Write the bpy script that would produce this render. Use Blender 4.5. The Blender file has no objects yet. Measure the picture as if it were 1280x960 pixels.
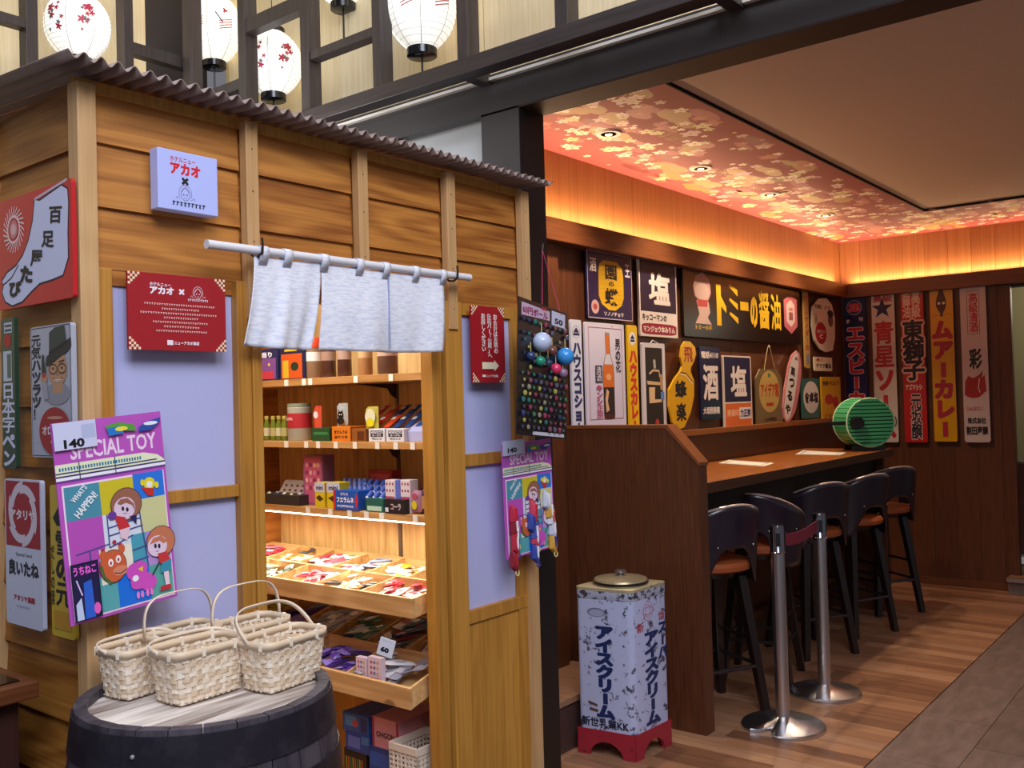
import bpy, math, random
from math import sin, cos, pi, radians, hypot
from mathutils import Vector, Matrix
random.seed(7)
V = Vector
scn = bpy.context.scene
COL = scn.collection

# ------------------------------------------------------------------ camera
F_PX, YAW, PITCH, ROLL = 1175.6, radians(38.70), radians(1.0245), radians(-1.55)
CAM = V((0, 0, 1.5))
_f = V((cos(YAW) * cos(PITCH), sin(YAW) * cos(PITCH), sin(PITCH)))
_r = V((sin(YAW), -cos(YAW), 0)); _u = _r.cross(_f)
R2 = _r * cos(ROLL) + _u * sin(ROLL); U2 = _u * cos(ROLL) - _r * sin(ROLL)
cd = bpy.data.cameras.new('camera'); cam = bpy.data.objects.new('camera', cd); COL.objects.link(cam)
cd.sensor_width = 36; cd.lens = F_PX / 1280 * 36; cd.clip_start = 0.05; cd.clip_end = 60
m = Matrix.Identity(4)
for i in range(3):
    m[i][0] = R2[i]; m[i][1] = U2[i]; m[i][2] = -_f[i]; m[i][3] = CAM[i]
cam.matrix_world = m
scn.camera = cam

def ray(x, y): return R2 * ((x - 640) / F_PX) - U2 * ((y - 480) / F_PX) + _f
def P(x, y, a, v):
    d = ray(x, y); i = 'XYZ'.index(a); return CAM + d * ((v - CAM[i]) / d[i])
def D(x, y, d): return CAM + ray(x, y) * d

# ------------------------------------------------------------------ view, world, large lights
vs = scn.view_settings
vs.view_transform = 'Standard'; vs.look = 'None'; vs.gamma = 1; vs.use_curve_mapping = False; vs.exposure = 0.0
wd = bpy.data.worlds.new('world'); scn.world = wd; wd.use_nodes = True
wd.node_tree.nodes['Background'].inputs[0].default_value = (0.55, 0.55, 0.62, 1)
wd.node_tree.nodes['Background'].inputs[1].default_value = 0.30

def light(kind, name, loc, target, energy, color, size=1, size_y=None, spot=None, blend=.5, roll=None):
    l = bpy.data.lights.new(name, kind); o = bpy.data.objects.new(name, l); COL.objects.link(o)
    l.energy = energy; l.color = color; o.location = loc
    if kind == 'AREA':
        l.size = size
        if size_y: l.shape = 'RECTANGLE'; l.size_y = size_y
    else: l.shadow_soft_size = size
    if spot: l.spot_size = spot; l.spot_blend = blend
    d = V(target) - V(loc)
    o.rotation_euler = d.to_track_quat('-Z', 'Y' if roll is None else roll).to_euler()
    return o
light('AREA', 'hall_light', (-0.6, -1.2, 4.6), (1.8, 2.2, 1.2), 200, (.82, .87, 1.0), 2.2)
light('AREA', 'hall_light', (0.3, 1.6, 5.2), (1.6, 2.3, 1.5), 40, (.85, .90, 1.0), 1.4)
light('AREA', 'hall_light', (1.6, -1.4, 4.4), (5.0, 1.2, 0.3), 60, (1.0, .93, .85), 1.6)

# ------------------------------------------------------------------ materials
def lin(c): return c / 12.92 if c <= .04045 else ((c + .055) / 1.055) ** 2.4
def hexc(h):
    h = h.lstrip('#'); return tuple(lin(int(h[i:i + 2], 16) / 255) for i in (0, 2, 4))
_M = {}
def mat(name, col, rough=.5, metal=0, emit=0, spec=.5, trans=0, alpha=1, coat=0):
    if name in _M: return _M[name]
    m = bpy.data.materials.new(name); m.use_nodes = True; b = m.node_tree.nodes['Principled BSDF']
    c = hexc(col) if isinstance(col, str) else col
    b.inputs['Base Color'].default_value = (*c, 1); b.inputs['Roughness'].default_value = rough
    b.inputs['Metallic'].default_value = metal; b.inputs['Specular IOR Level'].default_value = spec
    if emit:
        b.inputs['Emission Color'].default_value = (*c, 1); b.inputs['Emission Strength'].default_value = emit
    if trans: b.inputs['Transmission Weight'].default_value = trans; b.inputs['IOR'].default_value = 1.3
    if alpha < 1: b.inputs['Alpha'].default_value = alpha
    if coat: b.inputs['Coat Weight'].default_value = coat; b.inputs['Coat Roughness'].default_value = .15
    _M[name] = m; return m
def C(h, rough=.45):
    return mat('paint_' + h.strip('#') + ('' if rough == .45 else str(rough)), h, rough)
def ramp(nt, stops):
    n = nt.nodes.new('ShaderNodeValToRGB'); e = n.color_ramp.elements
    while len(e) < len(stops): e.new(.5)
    for q, (p, c) in zip(e, stops):
        q.position = p; q.color = (*(hexc(c) if isinstance(c, str) else c), 1)
    return n
def wood(name, c1, c2, axis='X', rough=.5, fine=70, stretch=.05, bands=0.55, knots=True, coat=0, vary=.18):
    if name in _M: return _M[name]
    m = bpy.data.materials.new(name); m.use_nodes = True; nt = m.node_tree; N = nt.nodes.new; L = nt.links.new
    b = nt.nodes['Principled BSDF']; b.inputs['Roughness'].default_value = rough
    if coat: b.inputs['Coat Weight'].default_value = coat; b.inputs['Coat Roughness'].default_value = .2
    tc = N('ShaderNodeTexCoord'); oi = N('ShaderNodeObjectInfo')
    off = N('ShaderNodeVectorMath'); off.operation = 'MULTIPLY_ADD'
    L(oi.outputs['Random'], off.inputs[0]); off.inputs[1].default_value = (17, 31, 23); L(tc.outputs['Object'], off.inputs[2])
    def mp(s, st):
        q = N('ShaderNodeMapping'); v = [s, s, s]; v['XYZ'.index(axis)] = s * st; q.inputs['Scale'].default_value = v
        L(off.outputs[0], q.inputs['Vector']); return q
    m1 = mp(fine, stretch); n1 = N('ShaderNodeTexNoise'); n1.inputs['Scale'].default_value = 1; n1.inputs['Detail'].default_value = 3
    L(m1.outputs[0], n1.inputs['Vector'])
    m2 = mp(6.5, .16); n2 = N('ShaderNodeTexNoise'); n2.inputs['Scale'].default_value = 1; n2.inputs['Detail'].default_value = 1.5
    L(m2.outputs[0], n2.inputs['Vector'])
    k = N('ShaderNodeMath'); k.operation = 'MULTIPLY'; k.inputs[1].default_value = 16; L(n2.outputs['Fac'], k.inputs[0])
    s = N('ShaderNodeMath'); s.operation = 'SINE'
    k2 = N('ShaderNodeMath'); k2.operation = 'MULTIPLY'; k2.inputs[1].default_value = 6.28 / 2; L(k.outputs[0], k2.inputs[0]); L(k2.outputs[0], s.inputs[0])
    ad = N('ShaderNodeMath'); ad.operation = 'MULTIPLY_ADD'; L(s.outputs[0], ad.inputs[0]); ad.inputs[1].default_value = .16 * bands; fs_ = N('ShaderNodeMath'); fs_.operation = 'MULTIPLY_ADD'; fs_.inputs[1].default_value = .62; fs_.inputs[2].default_value = .19; L(n1.outputs['Fac'], fs_.inputs[0]); L(fs_.outputs[0], ad.inputs[2])
    rv = N('ShaderNodeMath'); rv.operation = 'MULTIPLY_ADD'; L(oi.outputs['Random'], rv.inputs[0]); rv.inputs[1].default_value = vary; L(ad.outputs[0], rv.inputs[2])
    r = ramp(nt, [(.30, c1), (.80, c2)]); L(rv.outputs[0], r.inputs[0]); out = r.outputs[0]
    if knots:
        m3 = mp(4.2, .55); vo = N('ShaderNodeTexVoronoi'); vo.inputs['Scale'].default_value = 1; L(m3.outputs[0], vo.inputs['Vector'])
        rk = ramp(nt, [(.05, (0.35, .3, .3)), (.075, (1, 1, 1))]); L(vo.outputs['Distance'], rk.inputs[0])
        mx = N('ShaderNodeMix'); mx.data_type = 'RGBA'; mx.blend_type = 'MULTIPLY'; mx.inputs[0].default_value = .8
        L(out, mx.inputs[6]); L(rk.outputs[0], mx.inputs[7]); out = mx.outputs[2]
    L(out, b.inputs['Base Color'])
    bp = N('ShaderNodeBump'); bp.inputs['Strength'].default_value = .12; bp.inputs['Distance'].default_value = .002
    L(n1.outputs['Fac'], bp.inputs['Height']); L(bp.outputs[0], b.inputs['Normal'])
    _M[name] = m; return m
def speck(name, base, dirt, scale=30, lo=.62, hi=.68, rough=.35, metal=0, stretch=(1, 1, 1), detail=4):
    if name in _M: return _M[name]
    m = bpy.data.materials.new(name); m.use_nodes = True; nt = m.node_tree; N = nt.nodes.new; L = nt.links.new
    b = nt.nodes['Principled BSDF']; b.inputs['Roughness'].default_value = rough; b.inputs['Metallic'].default_value = metal
    tc = N('ShaderNodeTexCoord'); mp = N('ShaderNodeMapping'); mp.inputs['Scale'].default_value = stretch; L(tc.outputs['Object'], mp.inputs[0])
    n = N('ShaderNodeTexNoise'); n.inputs['Scale'].default_value = scale; n.inputs['Detail'].default_value = detail; n.inputs['Roughness'].default_value = .65
    L(mp.outputs[0], n.inputs['Vector'])
    r = ramp(nt, [(lo, base), (hi, dirt)]); L(n.outputs['Fac'], r.inputs[0]); L(r.outputs[0], b.inputs['Base Color'])
    _M[name] = m; return m
def enamel(h): return speck('enamel_' + h.strip('#'), h, '#4a3424', 22, .69, .73, .28)

WALLW = wood('stall_cedar', '#824614', '#c08038', 'X', .5, fine=130, stretch=.03, bands=.8)
WALLS = wood('stall_cedar_side', '#804a16', '#b67c36', 'Y', .5, fine=130, stretch=.03, bands=.8)
POST = wood('pale_cedar_post', '#a87c4c', '#cfa878', 'Z', .5, fine=140, stretch=.02, bands=.3, knots=False)
JAMB = wood('golden_cedar', '#94601e', '#c8903e', 'Z', .45, fine=150, stretch=.02, bands=.3, knots=False)
PINE = wood('interior_pine', '#b88c50', '#e8c688', 'Z', .55)
PINEY = wood('shelf_pine', '#9c6a34', '#d2a060', 'Y', .5, knots=False)
TRAYW = wood('tray_pine', '#a87a44', '#dcb078', 'Y', .5)
DARKW = wood('dark_walnut', '#3c1d10', '#6c3d24', 'Z', .4, fine=110, bands=.1, knots=False, vary=.1)
DARKH = wood('dark_walnut_rail', '#48240f', '#784426', 'X', .4, fine=110, bands=.1, knots=False, vary=.1)
DARKY = wood('dark_walnut_far_rail', '#48240f', '#784426', 'Y', .4, fine=110, bands=.1, knots=False, vary=.1)
COVEW = wood('ribbed_teak', '#8a4a24', '#bd7a44', 'Z', .5, fine=150, stretch=.006, bands=.0, knots=False, vary=.10)
COUNT = wood('counter_teak', '#7a3e12', '#b06828', 'X', .25, fine=60, bands=.3, knots=False, coat=.3)
LATT = wood('black_brown_timber', '#241c1c', '#4a3f3e', 'Z', .45, bands=.1, knots=False, vary=.05)
FASC = mat('charcoal_fascia', '#3a3434', .5)
BLACK = mat('black_paint', '#141012', .4)
CREAM = wood('cream_washi', '#d6bd8c', '#ecdcb8', 'Z', .7, fine=90, bands=.05, knots=False)
STEEL = mat('brushed_steel', '#c8c6ca', .3, 1)
CHROME = mat('chrome', '#c8c8cc', .1, 1)
LILAC = mat('frosted_acrylic', '#b6b9e6', .32)
WHITEP = mat('white_sheet', '#d8dcf4', .5)

# ------------------------------------------------------------------ mesh builder
ORG = {}
def org(o): return ORG.get(o.name, V((0, 0, 0))) if o else V((0, 0, 0))
class MB:
    def __init__(s): s.v = []; s.f = []; s.mi = []; s.mats = []
    def m(s, mt):
        if mt not in s.mats: s.mats.append(mt)
        return s.mats.index(mt)
    def add(s, vs_, fs, mt):
        n = len(s.v); k = s.m(mt); s.v += [tuple(q) for q in vs_]
        for f in fs: s.f.append([i + n for i in f]); s.mi.append(k)
        return s
    def box(s, x0, x1, y0, y1, z0, z1, mt):
        vv = [(x, y, z) for z in (z0, z1) for y in (y0, y1) for x in (x0, x1)]
        return s.add(vv, [(0, 2, 3, 1), (4, 5, 7, 6), (0, 1, 5, 4), (2, 6, 7, 3), (0, 4, 6, 2), (1, 3, 7, 5)], mt)
    def obox(s, c, a, b, d, mt):
        c, a, b, d = V(c), V(a), V(b), V(d)
        vv = [c + a * i + b * j + d * k for k in (-1, 1) for j in (-1, 1) for i in (-1, 1)]
        return s.add(vv, [(0, 2, 3, 1), (4, 5, 7, 6), (0, 1, 5, 4), (2, 6, 7, 3), (0, 4, 6, 2), (1, 3, 7, 5)], mt)
    def bar(s, p, q, w, t, mt, up=(0, 0, 1)):
        p, q = V(p), V(q); d = (q - p); a = d.cross(V(up)).normalized() * (w / 2); b = a.cross(d).normalized() * (t / 2)
        return s.obox((p + q) / 2, d / 2, a, b, mt)
    def prism(s, pts, ext, mt):
        pts = [V(p) for p in pts]; ext = V(ext); n = len(pts)
        fs = [list(range(n)), list(range(2 * n - 1, n - 1, -1))] + [(i, i + n, (i + 1) % n + n, (i + 1) % n) for i in range(n)]
        return s.add(pts + [p + ext for p in pts], fs, mt)
    def tube(s, pts, r, mt, n=8, closed=False, flat=1.0):
        pts = [V(p) for p in pts]; k = len(pts); vv = []; prev = None
        for i, p in enumerate(pts):
            t = (pts[(i + 1) % k] - pts[i - 1]) if closed else (pts[min(i + 1, k - 1)] - pts[max(i - 1, 0)])
            t.normalize()
            if prev is None: a = t.cross(V((0, 0, 1)) if abs(t.z) < .9 else V((1, 0, 0))).normalized()
            else:
                a = prev - t * prev.dot(t); a.normalize()
            prev = a; b = t.cross(a); rr = r[i] if isinstance(r, (list, tuple)) else r
            for j in range(n):
                q = 2 * pi * j / n; vv.append(p + a * cos(q) * rr + b * sin(q) * rr * flat)
        fs = []
        for i in range(k if closed else k - 1):
            for j in range(n):
                a0 = i * n + j; a1 = i * n + (j + 1) % n; b0 = ((i + 1) % k) * n + j; b1 = ((i + 1) % k) * n + (j + 1) % n
                fs.append((a0, a1, b1, b0))
        if not closed: fs += [list(range(n - 1, -1, -1)), list(range((k - 1) * n, k * n))]
        return s.add(vv, fs, mt)
    def lathe(s, c, prof, mt, n=32, ax='Z', sx=1, sy=1, cap=True):
        c = V(c); vv = []
        for r, h in prof:
            for j in range(n):
                q = 2 * pi * j / n; a, b = cos(q) * r * sx, sin(q) * r * sy
                vv.append(c + (V((a, b, h)) if ax == 'Z' else V((h, a, b)) if ax == 'X' else V((b, h, a))))
        fs = []
        for i in range(len(prof) - 1):
            for j in range(n):
                fs.append((i * n + j, i * n + (j + 1) % n, (i + 1) * n + (j + 1) % n, (i + 1) * n + j))
        if cap and prof[0][0] > 1e-4: fs.append(list(range(n - 1, -1, -1)))
        if cap and prof[-1][0] > 1e-4: fs.append(list(range((len(prof) - 1) * n, len(prof) * n)))
        return s.add(vv, fs, mt)
    def ball(s, c, rx, ry, rz, mt, n=12, k=8):
        c = V(c); return s.lathe((0, 0, 0), [], mt) if False else s.add(
            [c + V((rx * sin(pi * i / k) * cos(2 * pi * j / n), ry * sin(pi * i / k) * sin(2 * pi * j / n), -rz * cos(pi * i / k))) for i in range(k + 1) for j in range(n)],
            [(i * n + j, i * n + (j + 1) % n, (i + 1) * n + (j + 1) % n, (i + 1) * n + j) for i in range(k) for j in range(n)], mt)
    def grid(s, fn, nu, nv, mt):
        vv = [fn(i / nu, j / nv) for j in range(nv + 1) for i in range(nu + 1)]; w = nu + 1
        return s.add(vv, [(j * w + i, j * w + i + 1, (j + 1) * w + i + 1, (j + 1) * w + i) for j in range(nv) for i in range(nu)], mt)
    def build(s, name, parent=None, loc=None, smooth=False, bevel=0, solid=0):
        me = bpy.data.meshes.new(name); w = V(loc) if loc is not None else org(parent)
        me.from_pydata([(p[0] - w.x, p[1] - w.y, p[2] - w.z) for p in s.v], [], s.f)
        for mt in s.mats: me.materials.append(mt)
        me.polygons.foreach_set('material_index', s.mi); me.update()
        if smooth:
            me.shade_smooth(); me.set_sharp_from_angle(angle=radians(38))
        o = bpy.data.objects.new(name, me); COL.objects.link(o)
        if parent: o.parent = parent
        o.location = w - org(parent); ORG[o.name] = w
        if bevel:
            b = o.modifiers.new('b', 'BEVEL'); b.width = bevel; b.segments = 2; b.limit_method = 'ANGLE'
        if solid:
            b = o.modifiers.new('s', 'SOLIDIFY'); b.thickness = solid; b.offset = 0
        return o
def thing(name, label, cat, loc=(0, 0, 0), group=None):
    o = bpy.data.objects.new(name, None); COL.objects.link(o); o.empty_display_size = .05
    o.location = loc; ORG[o.name] = V(loc); return tag(o, label, cat, group)
def tag(o, label=None, cat=None, group=None, kind=None):
    if label: o['label'] = label
    if cat: o['category'] = cat
    if group: o['group'] = group
    if kind: o['kind'] = kind
    return o
def st(o): o['kind'] = 'structure'; return o
def copy_tree(o, parent=None):
    c = o.copy(); COL.objects.link(c); c.parent = parent; ORG[c.name] = org(o)
    for ch in o.children: copy_tree(ch, c)
    return c
def Bx(name, parent, x0, x1, y0, y1, z0, z1, mt, bevel=0):
    return MB().box(x0, x1, y0, y1, z0, z1, mt).build(name, parent, bevel=bevel)

# ------------------------------------------------------------------ flat print on a sheet
_G = {}
def glyph(s, bold):
    k = (s, bold)
    if k in _G: return _G[k]
    c = bpy.data.curves.new('g', 'FONT'); c.body = s; c.offset = bold; c.resolution_u = 2
    o = bpy.data.objects.new('g', c); COL.objects.link(o)
    me = bpy.data.meshes.new_from_object(o)
    vv = [(q.co.x, q.co.y) for q in me.vertices]; ff = [tuple(p.vertices) for p in me.polygons]
    bpy.data.objects.remove(o); bpy.data.curves.remove(c); bpy.data.meshes.remove(me)
    if vv: bb = (min(q[0] for q in vv), min(q[1] for q in vv), max(q[0] for q in vv), max(q[1] for q in vv))
    else: bb = (0, 0, 1, 1)
    _G[k] = (vv, ff, bb); return _G[k]
class Sheet:
    def __init__(s, O, u, v, w, h, dz=.00007):
        s.O, s.u, s.v, s.w, s.h = V(O), V(u).normalized(), V(v).normalized(), w, h
        s.n = s.u.cross(s.v).normalized(); s.l = 4; s.dz = dz; s.mb = MB()
    def at(s, a, b, e=0): return s.O + s.u * (a * s.w) - s.v * (b * s.h) + s.n * e
    def _a(s, pts, faces, col):
        mt = C(col) if isinstance(col, str) else col
        s.mb.add([s.at(a, b, s.l * s.dz) for a, b in pts], faces, mt); s.l += 1; return s
    def poly(s, pts, col):
        ar = sum(p[0] * q[1] - q[0] * p[1] for p, q in zip(pts, pts[1:] + pts[:1]))
        idx = list(range(len(pts))); return s._a(pts, [idx[::-1] if ar > 0 else idx], col)
    def rect(s, a0, b0, a1, b1, col): return s.poly([(a0, b0), (a1, b0), (a1, b1), (a0, b1)], col)
    def ell(s, a, b, ra, rb, col, n=24, t0=0, t1=2 * pi):
        return s.poly([(a + ra * cos(t0 + (t1 - t0) * i / n), b + rb * sin(t0 + (t1 - t0) * i / n)) for i in range(n if t1 - t0 > 6.2 else n + 1)], col)
    def circ(s, a, b, r, col, n=24): return s.ell(a, b, r / s.w, r / s.h, col, n)
    def ring(s, a, b, ra, rb, t, col, n=32):
        o = [(a + ra * cos(2 * pi * i / n), b + rb * sin(2 * pi * i / n)) for i in range(n)]
        k = [(a + (ra - t / s.w) * cos(2 * pi * i / n), b + (rb - t / s.h) * sin(2 * pi * i / n)) for i in range(n)]
        return s._a(o + k, [(i, i + n, (i + 1) % n + n, (i + 1) % n) for i in range(n)], col)
    def line(s, pts, t, col, closed=False):
        P2 = [(a * s.w, b * s.h) for a, b in pts]; k = len(P2); L_ = []; R_ = []
        for i in range(k):
            p, q = (P2[i - 1] if (closed or i) else P2[i]), (P2[(i + 1) % k] if (closed or i < k - 1) else P2[i])
            dx, dy = q[0] - p[0], q[1] - p[1]; d = hypot(dx, dy) or 1
            nx, ny = -dy / d * t / 2, dx / d * t / 2
            L_.append(((P2[i][0] + nx) / s.w, (P2[i][1] + ny) / s.h)); R_.append(((P2[i][0] - nx) / s.w, (P2[i][1] - ny) / s.h))
        return s._a(L_ + R_, [(i, (i + 1) % k, (i + 1) % k + k, i + k) for i in range(k if closed else k - 1)], col)
    def frame(s, a0, b0, a1, b1, t, col):
        tw, th = t / s.w, t / s.h
        return s._a([(a0, b0), (a1, b0), (a1, b1), (a0, b1), (a0 + tw, b0 + th), (a1 - tw, b0 + th), (a1 - tw, b1 - th), (a0 + tw, b1 - th)],
                    [(0, 4, 5, 1), (1, 5, 6, 2), (2, 6, 7, 3), (3, 7, 4, 0)], col)
    def _put(s, vv, ff, bb, a0, b0, a1, b1, col, rot=0, turn=False):
        x0, y0, x1, y1 = bb; out = []
        ca, cb = (a0 + a1) / 2, (b0 + b1) / 2; W, H = (a1 - a0) * s.w, (b1 - b0) * s.h
        for x, y in vv:
            p, q = (x - x0) / (x1 - x0) - .5, .5 - (y - y0) / (y1 - y0)
            if turn: p, q = -q, p
            X, Y = p * W, q * H
            if rot: X, Y = X * cos(rot) - Y * sin(rot), X * sin(rot) + Y * cos(rot)
            out.append((ca + X / s.w, cb + Y / s.h))
        return s._a(out, [f if not turn else f for f in ff], col)
    def fat(s, g, a0, b0, a1, b1, col, e, rot=0, em=None, kf=1):
        # heavy lettering: the same stroke laid down several times, a little aside
        vv, ff, bb = g; e *= kf; ea, eb = em or ((a1 - a0) / max(bb[2] - bb[0], .2), (b1 - b0) / max(bb[3] - bb[1], .2))
        offs = [(0, 0)]
        if e > .012:
            k = 8 if e > .03 else 4; offs = [(cos(i * 2 * pi / k + .39) * e, sin(i * 2 * pi / k + .39) * e) for i in range(k)] + ([(0, 0)] if e > .05 else [])
        d0 = s.l
        for ox, oy in offs:
            s._put(vv, ff, bb, a0 + ox * ea, b0 + oy * eb, a1 + ox * ea, b1 + oy * eb, col, rot); s.l += -1 + .16
        s.l = d0 + 1.6; return s
    def text(s, t, a0, b0, a1, b1, col, bold=.02, rot=0, out=None, ob=.07):
        kf = .34 if len(t) == 1 and ord(t) >= 0x4e00 else .8; g = glyph(t, .008); bb = g[2]; ea, eb = (a1 - a0) / max(bb[2] - bb[0], .2), (b1 - b0) / max(bb[3] - bb[1], .2)
        if len(t) > 3: bold = min(bold, .045)
        if out: s.fat(g, a0 + bold * ea, b0 + bold * eb, a1 - bold * ea, b1 - bold * eb, out, ob, rot, kf=1)
        return s.fat(g, a0 + bold * ea * .7, b0 + bold * eb * .7, a1 - bold * ea * .7, b1 - bold * eb * .7, col, bold, rot, kf=kf)
    def vtext(s, t, a0, b0, a1, b1, col, bold=.02, out=None, ob=.08, gap=.06):
        n = len(t); ch = (b1 - b0) / n; rf = glyph('国', .0)[2]
        rw, rh = rf[2] - rf[0], rf[3] - rf[1]
        for cc, bd in ([(out, ob)] if out else []) + [(col, bold)]:
            for i, c in enumerate(t):
                if c == ' ': continue
                vv, ff, bb = glyph(c, .008); y0 = b0 + i * ch + ch * gap / 2; hh = ch * (1 - gap); ww = (a1 - a0)
                if c == 'ー':
                    L_ = hh * .84; k = ww * (.16 + bd * 1.6); s.rect((a0 + a1) / 2 - k / 2, y0 + hh * .08, (a0 + a1) / 2 + k / 2, y0 + hh * .08 + L_, cc); continue
                fx = lambda x: a0 + (x - rf[0]) / rw * ww; fy = lambda y: y0 + (rf[3] - y) / rh * hh
                if bb[0] < rf[0] - .3 or ord(c) < 256:
                    w2 = (bb[2] - bb[0]) / rw * ww; o_ = (ww - w2) / 2
                    s.fat((vv, ff, bb), a0 + o_, y0, a0 + o_ + w2, y0 + hh, cc, bd * .8, em=(ww / rw, hh / rh), kf=(.42 if ord(c) >= 0x4e00 and cc == col else 1))
                else: s.fat((vv, ff, bb), fx(bb[0]), fy(bb[3]), fx(bb[2]), fy(bb[1]), cc, bd * .8, em=(ww / rw, hh / rh), kf=(.42 if ord(c) >= 0x4e00 and cc == col else 1))
        return s
    def marks(s, a0, b0, a1, b1, n, col):
        for i in range(n):
            a = a0 + (a1 - a0) * i / n; w = (a1 - a0) / n
            k = random.random(); h = b1 - b0
            pts = [(a + w * .1, b0 + h * .05), (a + w * .85, b0 + h * (.05 + .2 * k)), (a + w * .8, b0 + h * .3), (a + w * .5, b0 + h * .4), (a + w * (.3 + .5 * k), b1), (a + w * .1, b0 + h * .8), (a + w * .35, b0 + h * .4), (a + w * .1, b0 + h * .3)]
            s.poly(pts, col); s.l -= 1
        s.l += 1; return s
    def build(s, name, parent):
        if not s.mb.v: return None
        o = s.mb.build(name, parent); s.mb = MB(); return o
def wall_sheet(axis, val, tl, br):
    a, b = P(*tl, axis, val), P(*br, axis, val)
    if axis == 'Y': return Sheet(a, (1, 0, 0), (0, 0, 1), b.x - a.x, a.z - b.z)
    return Sheet(a, (0, -1, 0), (0, 0, 1), a.y - b.y, a.z - b.z)
def rrect(r, w, h, n=4):
    pts = []
    for cx, cy, a in ((1 - r / w, r / h, -pi / 2), (1 - r / w, 1 - r / h, 0), (r / w, 1 - r / h, pi / 2), (r / w, r / h, pi)):
        for i in range(n + 1):
            q = a + pi / 2 * i / n; pts.append((cx + r / w * cos(q), cy + r / h * sin(q)))
    return pts
def plate(sh, name, label, cat, mt, th=.006, r=.008, pts=None, group=None, edge=None):
    pts = pts or rrect(r, sh.w, sh.h); mb = MB()
    mb.prism([sh.at(a, b) for a, b in pts][::-1], sh.n * -th, mt)
    c = sh.at(.5, 1)
    o = mb.build(name, None, loc=c); return tag(o, label, cat, group)
def finish(sh, o, name='lettering'): sh.build(name, o); return o

# ================================================================== SETTING
ST = lambda name: name
floor = st(Bx('floor', None, -2.5, 9.0, -3.0, 5.0, -.06, -.012, mat('sub_floor', '#3a2a20', .7)))
fw = [wood('floor_oak_%d' % i, a, b, 'Y', .34, fine=45, bands=.25, knots=False, vary=.2) for i, (a, b) in enumerate(
    [('#6c4836', '#9c7052'), ('#74503c', '#a67a5a'), ('#60402f', '#8c6248'), ('#7e5a46', '#ae8466')])]
x = 2.76; k = 0
while x < 7.68:
    y = 1.302 - (0)
    y = 1.302; first = random.uniform(.25, .9)
    while y < 2.70:
        y1 = min(y + first, 2.70); first = random.choice((.5, .62, .75, .9))
        if 2.70 - y1 < .12: y1 = 2.70
        Bx('floor_plank', floor, x, x + .0945, y, y1 - .0012, -.012, random.uniform(-.0006, 0), fw[random.randrange(4)]); y = y1
    x += .0958
tl_m = [speck('floor_tile_%d' % i, a, b, 6, .35, .7, .5, stretch=(1, 3, 1)) for i, (a, b) in enumerate([('#54423a', '#6c5850'), ('#5c4a42', '#74605a')])]
for i in range(-1, 11):
    for j in range(0, 8):
        xa = 2.76 + i * .605 + (.3 if j % 2 else 0); ya = 1.298 - (j + 1) * .297
        Bx('floor_tile', floor, xa, xa + .602, ya, ya + .294, -.012, 0, random.choice(tl_m))
for i in range(7):
    for j in range(9):
        Bx('floor_tile', floor, 2.745 - (i + 1) * .6, 2.745 - i * .6 - .003, 1.298 + (j - 4) * .6, 1.298 + (j - 3) * .6 - .003, -.012, 0, random.choice(tl_m)) if j < 4 or i > 2 else None

# --- sign wall (left wall of the bar) and far wall
wl = st(Bx('wall_left', None, 2.90, 7.80, 2.70, 2.80, 0, 2.74, mat('wall_core', '#3a1e10', .5)))
x = 2.90
while x < 7.68:
    x1 = min(x + .455, 7.69)
    Bx('wall_panel', wl, x, x1 - .003, 2.688, 2.70, 0, 2.26, DARKW); x = x1
x = 2.90
while x < 7.68:
    x1 = min(x + .26, 7.69)
    Bx('cove_panel', wl, x, x1 - .0015, 2.690, 2.70, 2.26, 2.715, COVEW); x = x1
wr = st(Bx('wall_right', None, 7.70, 7.80, 1.50, 2.74, 0, 2.74, mat('wall_core', '#3a1e10', .5)))
y = 2.688
while y > 1.50:
    y0 = max(y - .165, 1.50)
    Bx('wall_panel', wr, 7.69, 7.70, y0 + .002, y, 0.05, 2.26, DARKW); y = y0
wf = st(Bx('wall_far', None, 7.70, 7.80, -1.8, 1.50, 2.24, 2.74, mat('wall_core', '#3a1e10', .5)))
y = 2.688
while y > -1.7:
    y0 = y - .165
    Bx('cove_panel', wr if y > 1.5 else wf, 7.688, 7.70, y0 + .0015, y, 2.26, 2.715, COVEW); y = y0
st(Bx('trim_1', None, 2.90, 7.62, 2.605, 2.69, 2.255, 2.365, DARKH, .004))
st(Bx('trim_2', None, 7.605, 7.69, -1.8, 2.605, 2.255, 2.365, DARKY, .004))
st(Bx('baseboard_right', None, 7.672, 7.69, 1.50, 2.69, 0, .055, DARKY))
st(Bx('trim_3', None, 7.66, 7.72, 1.44, 1.515, 0, 2.255, DARKW, .004))
st(Bx('trim_4', None, 3.60, 3.70, 2.655, 2.69, 0, 2.255, DARKW, .003))
st(Bx('trim_5', None, 3.44, 3.52, 2.64, 2.69, 0, 2.255, DARKW, .003))
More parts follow.
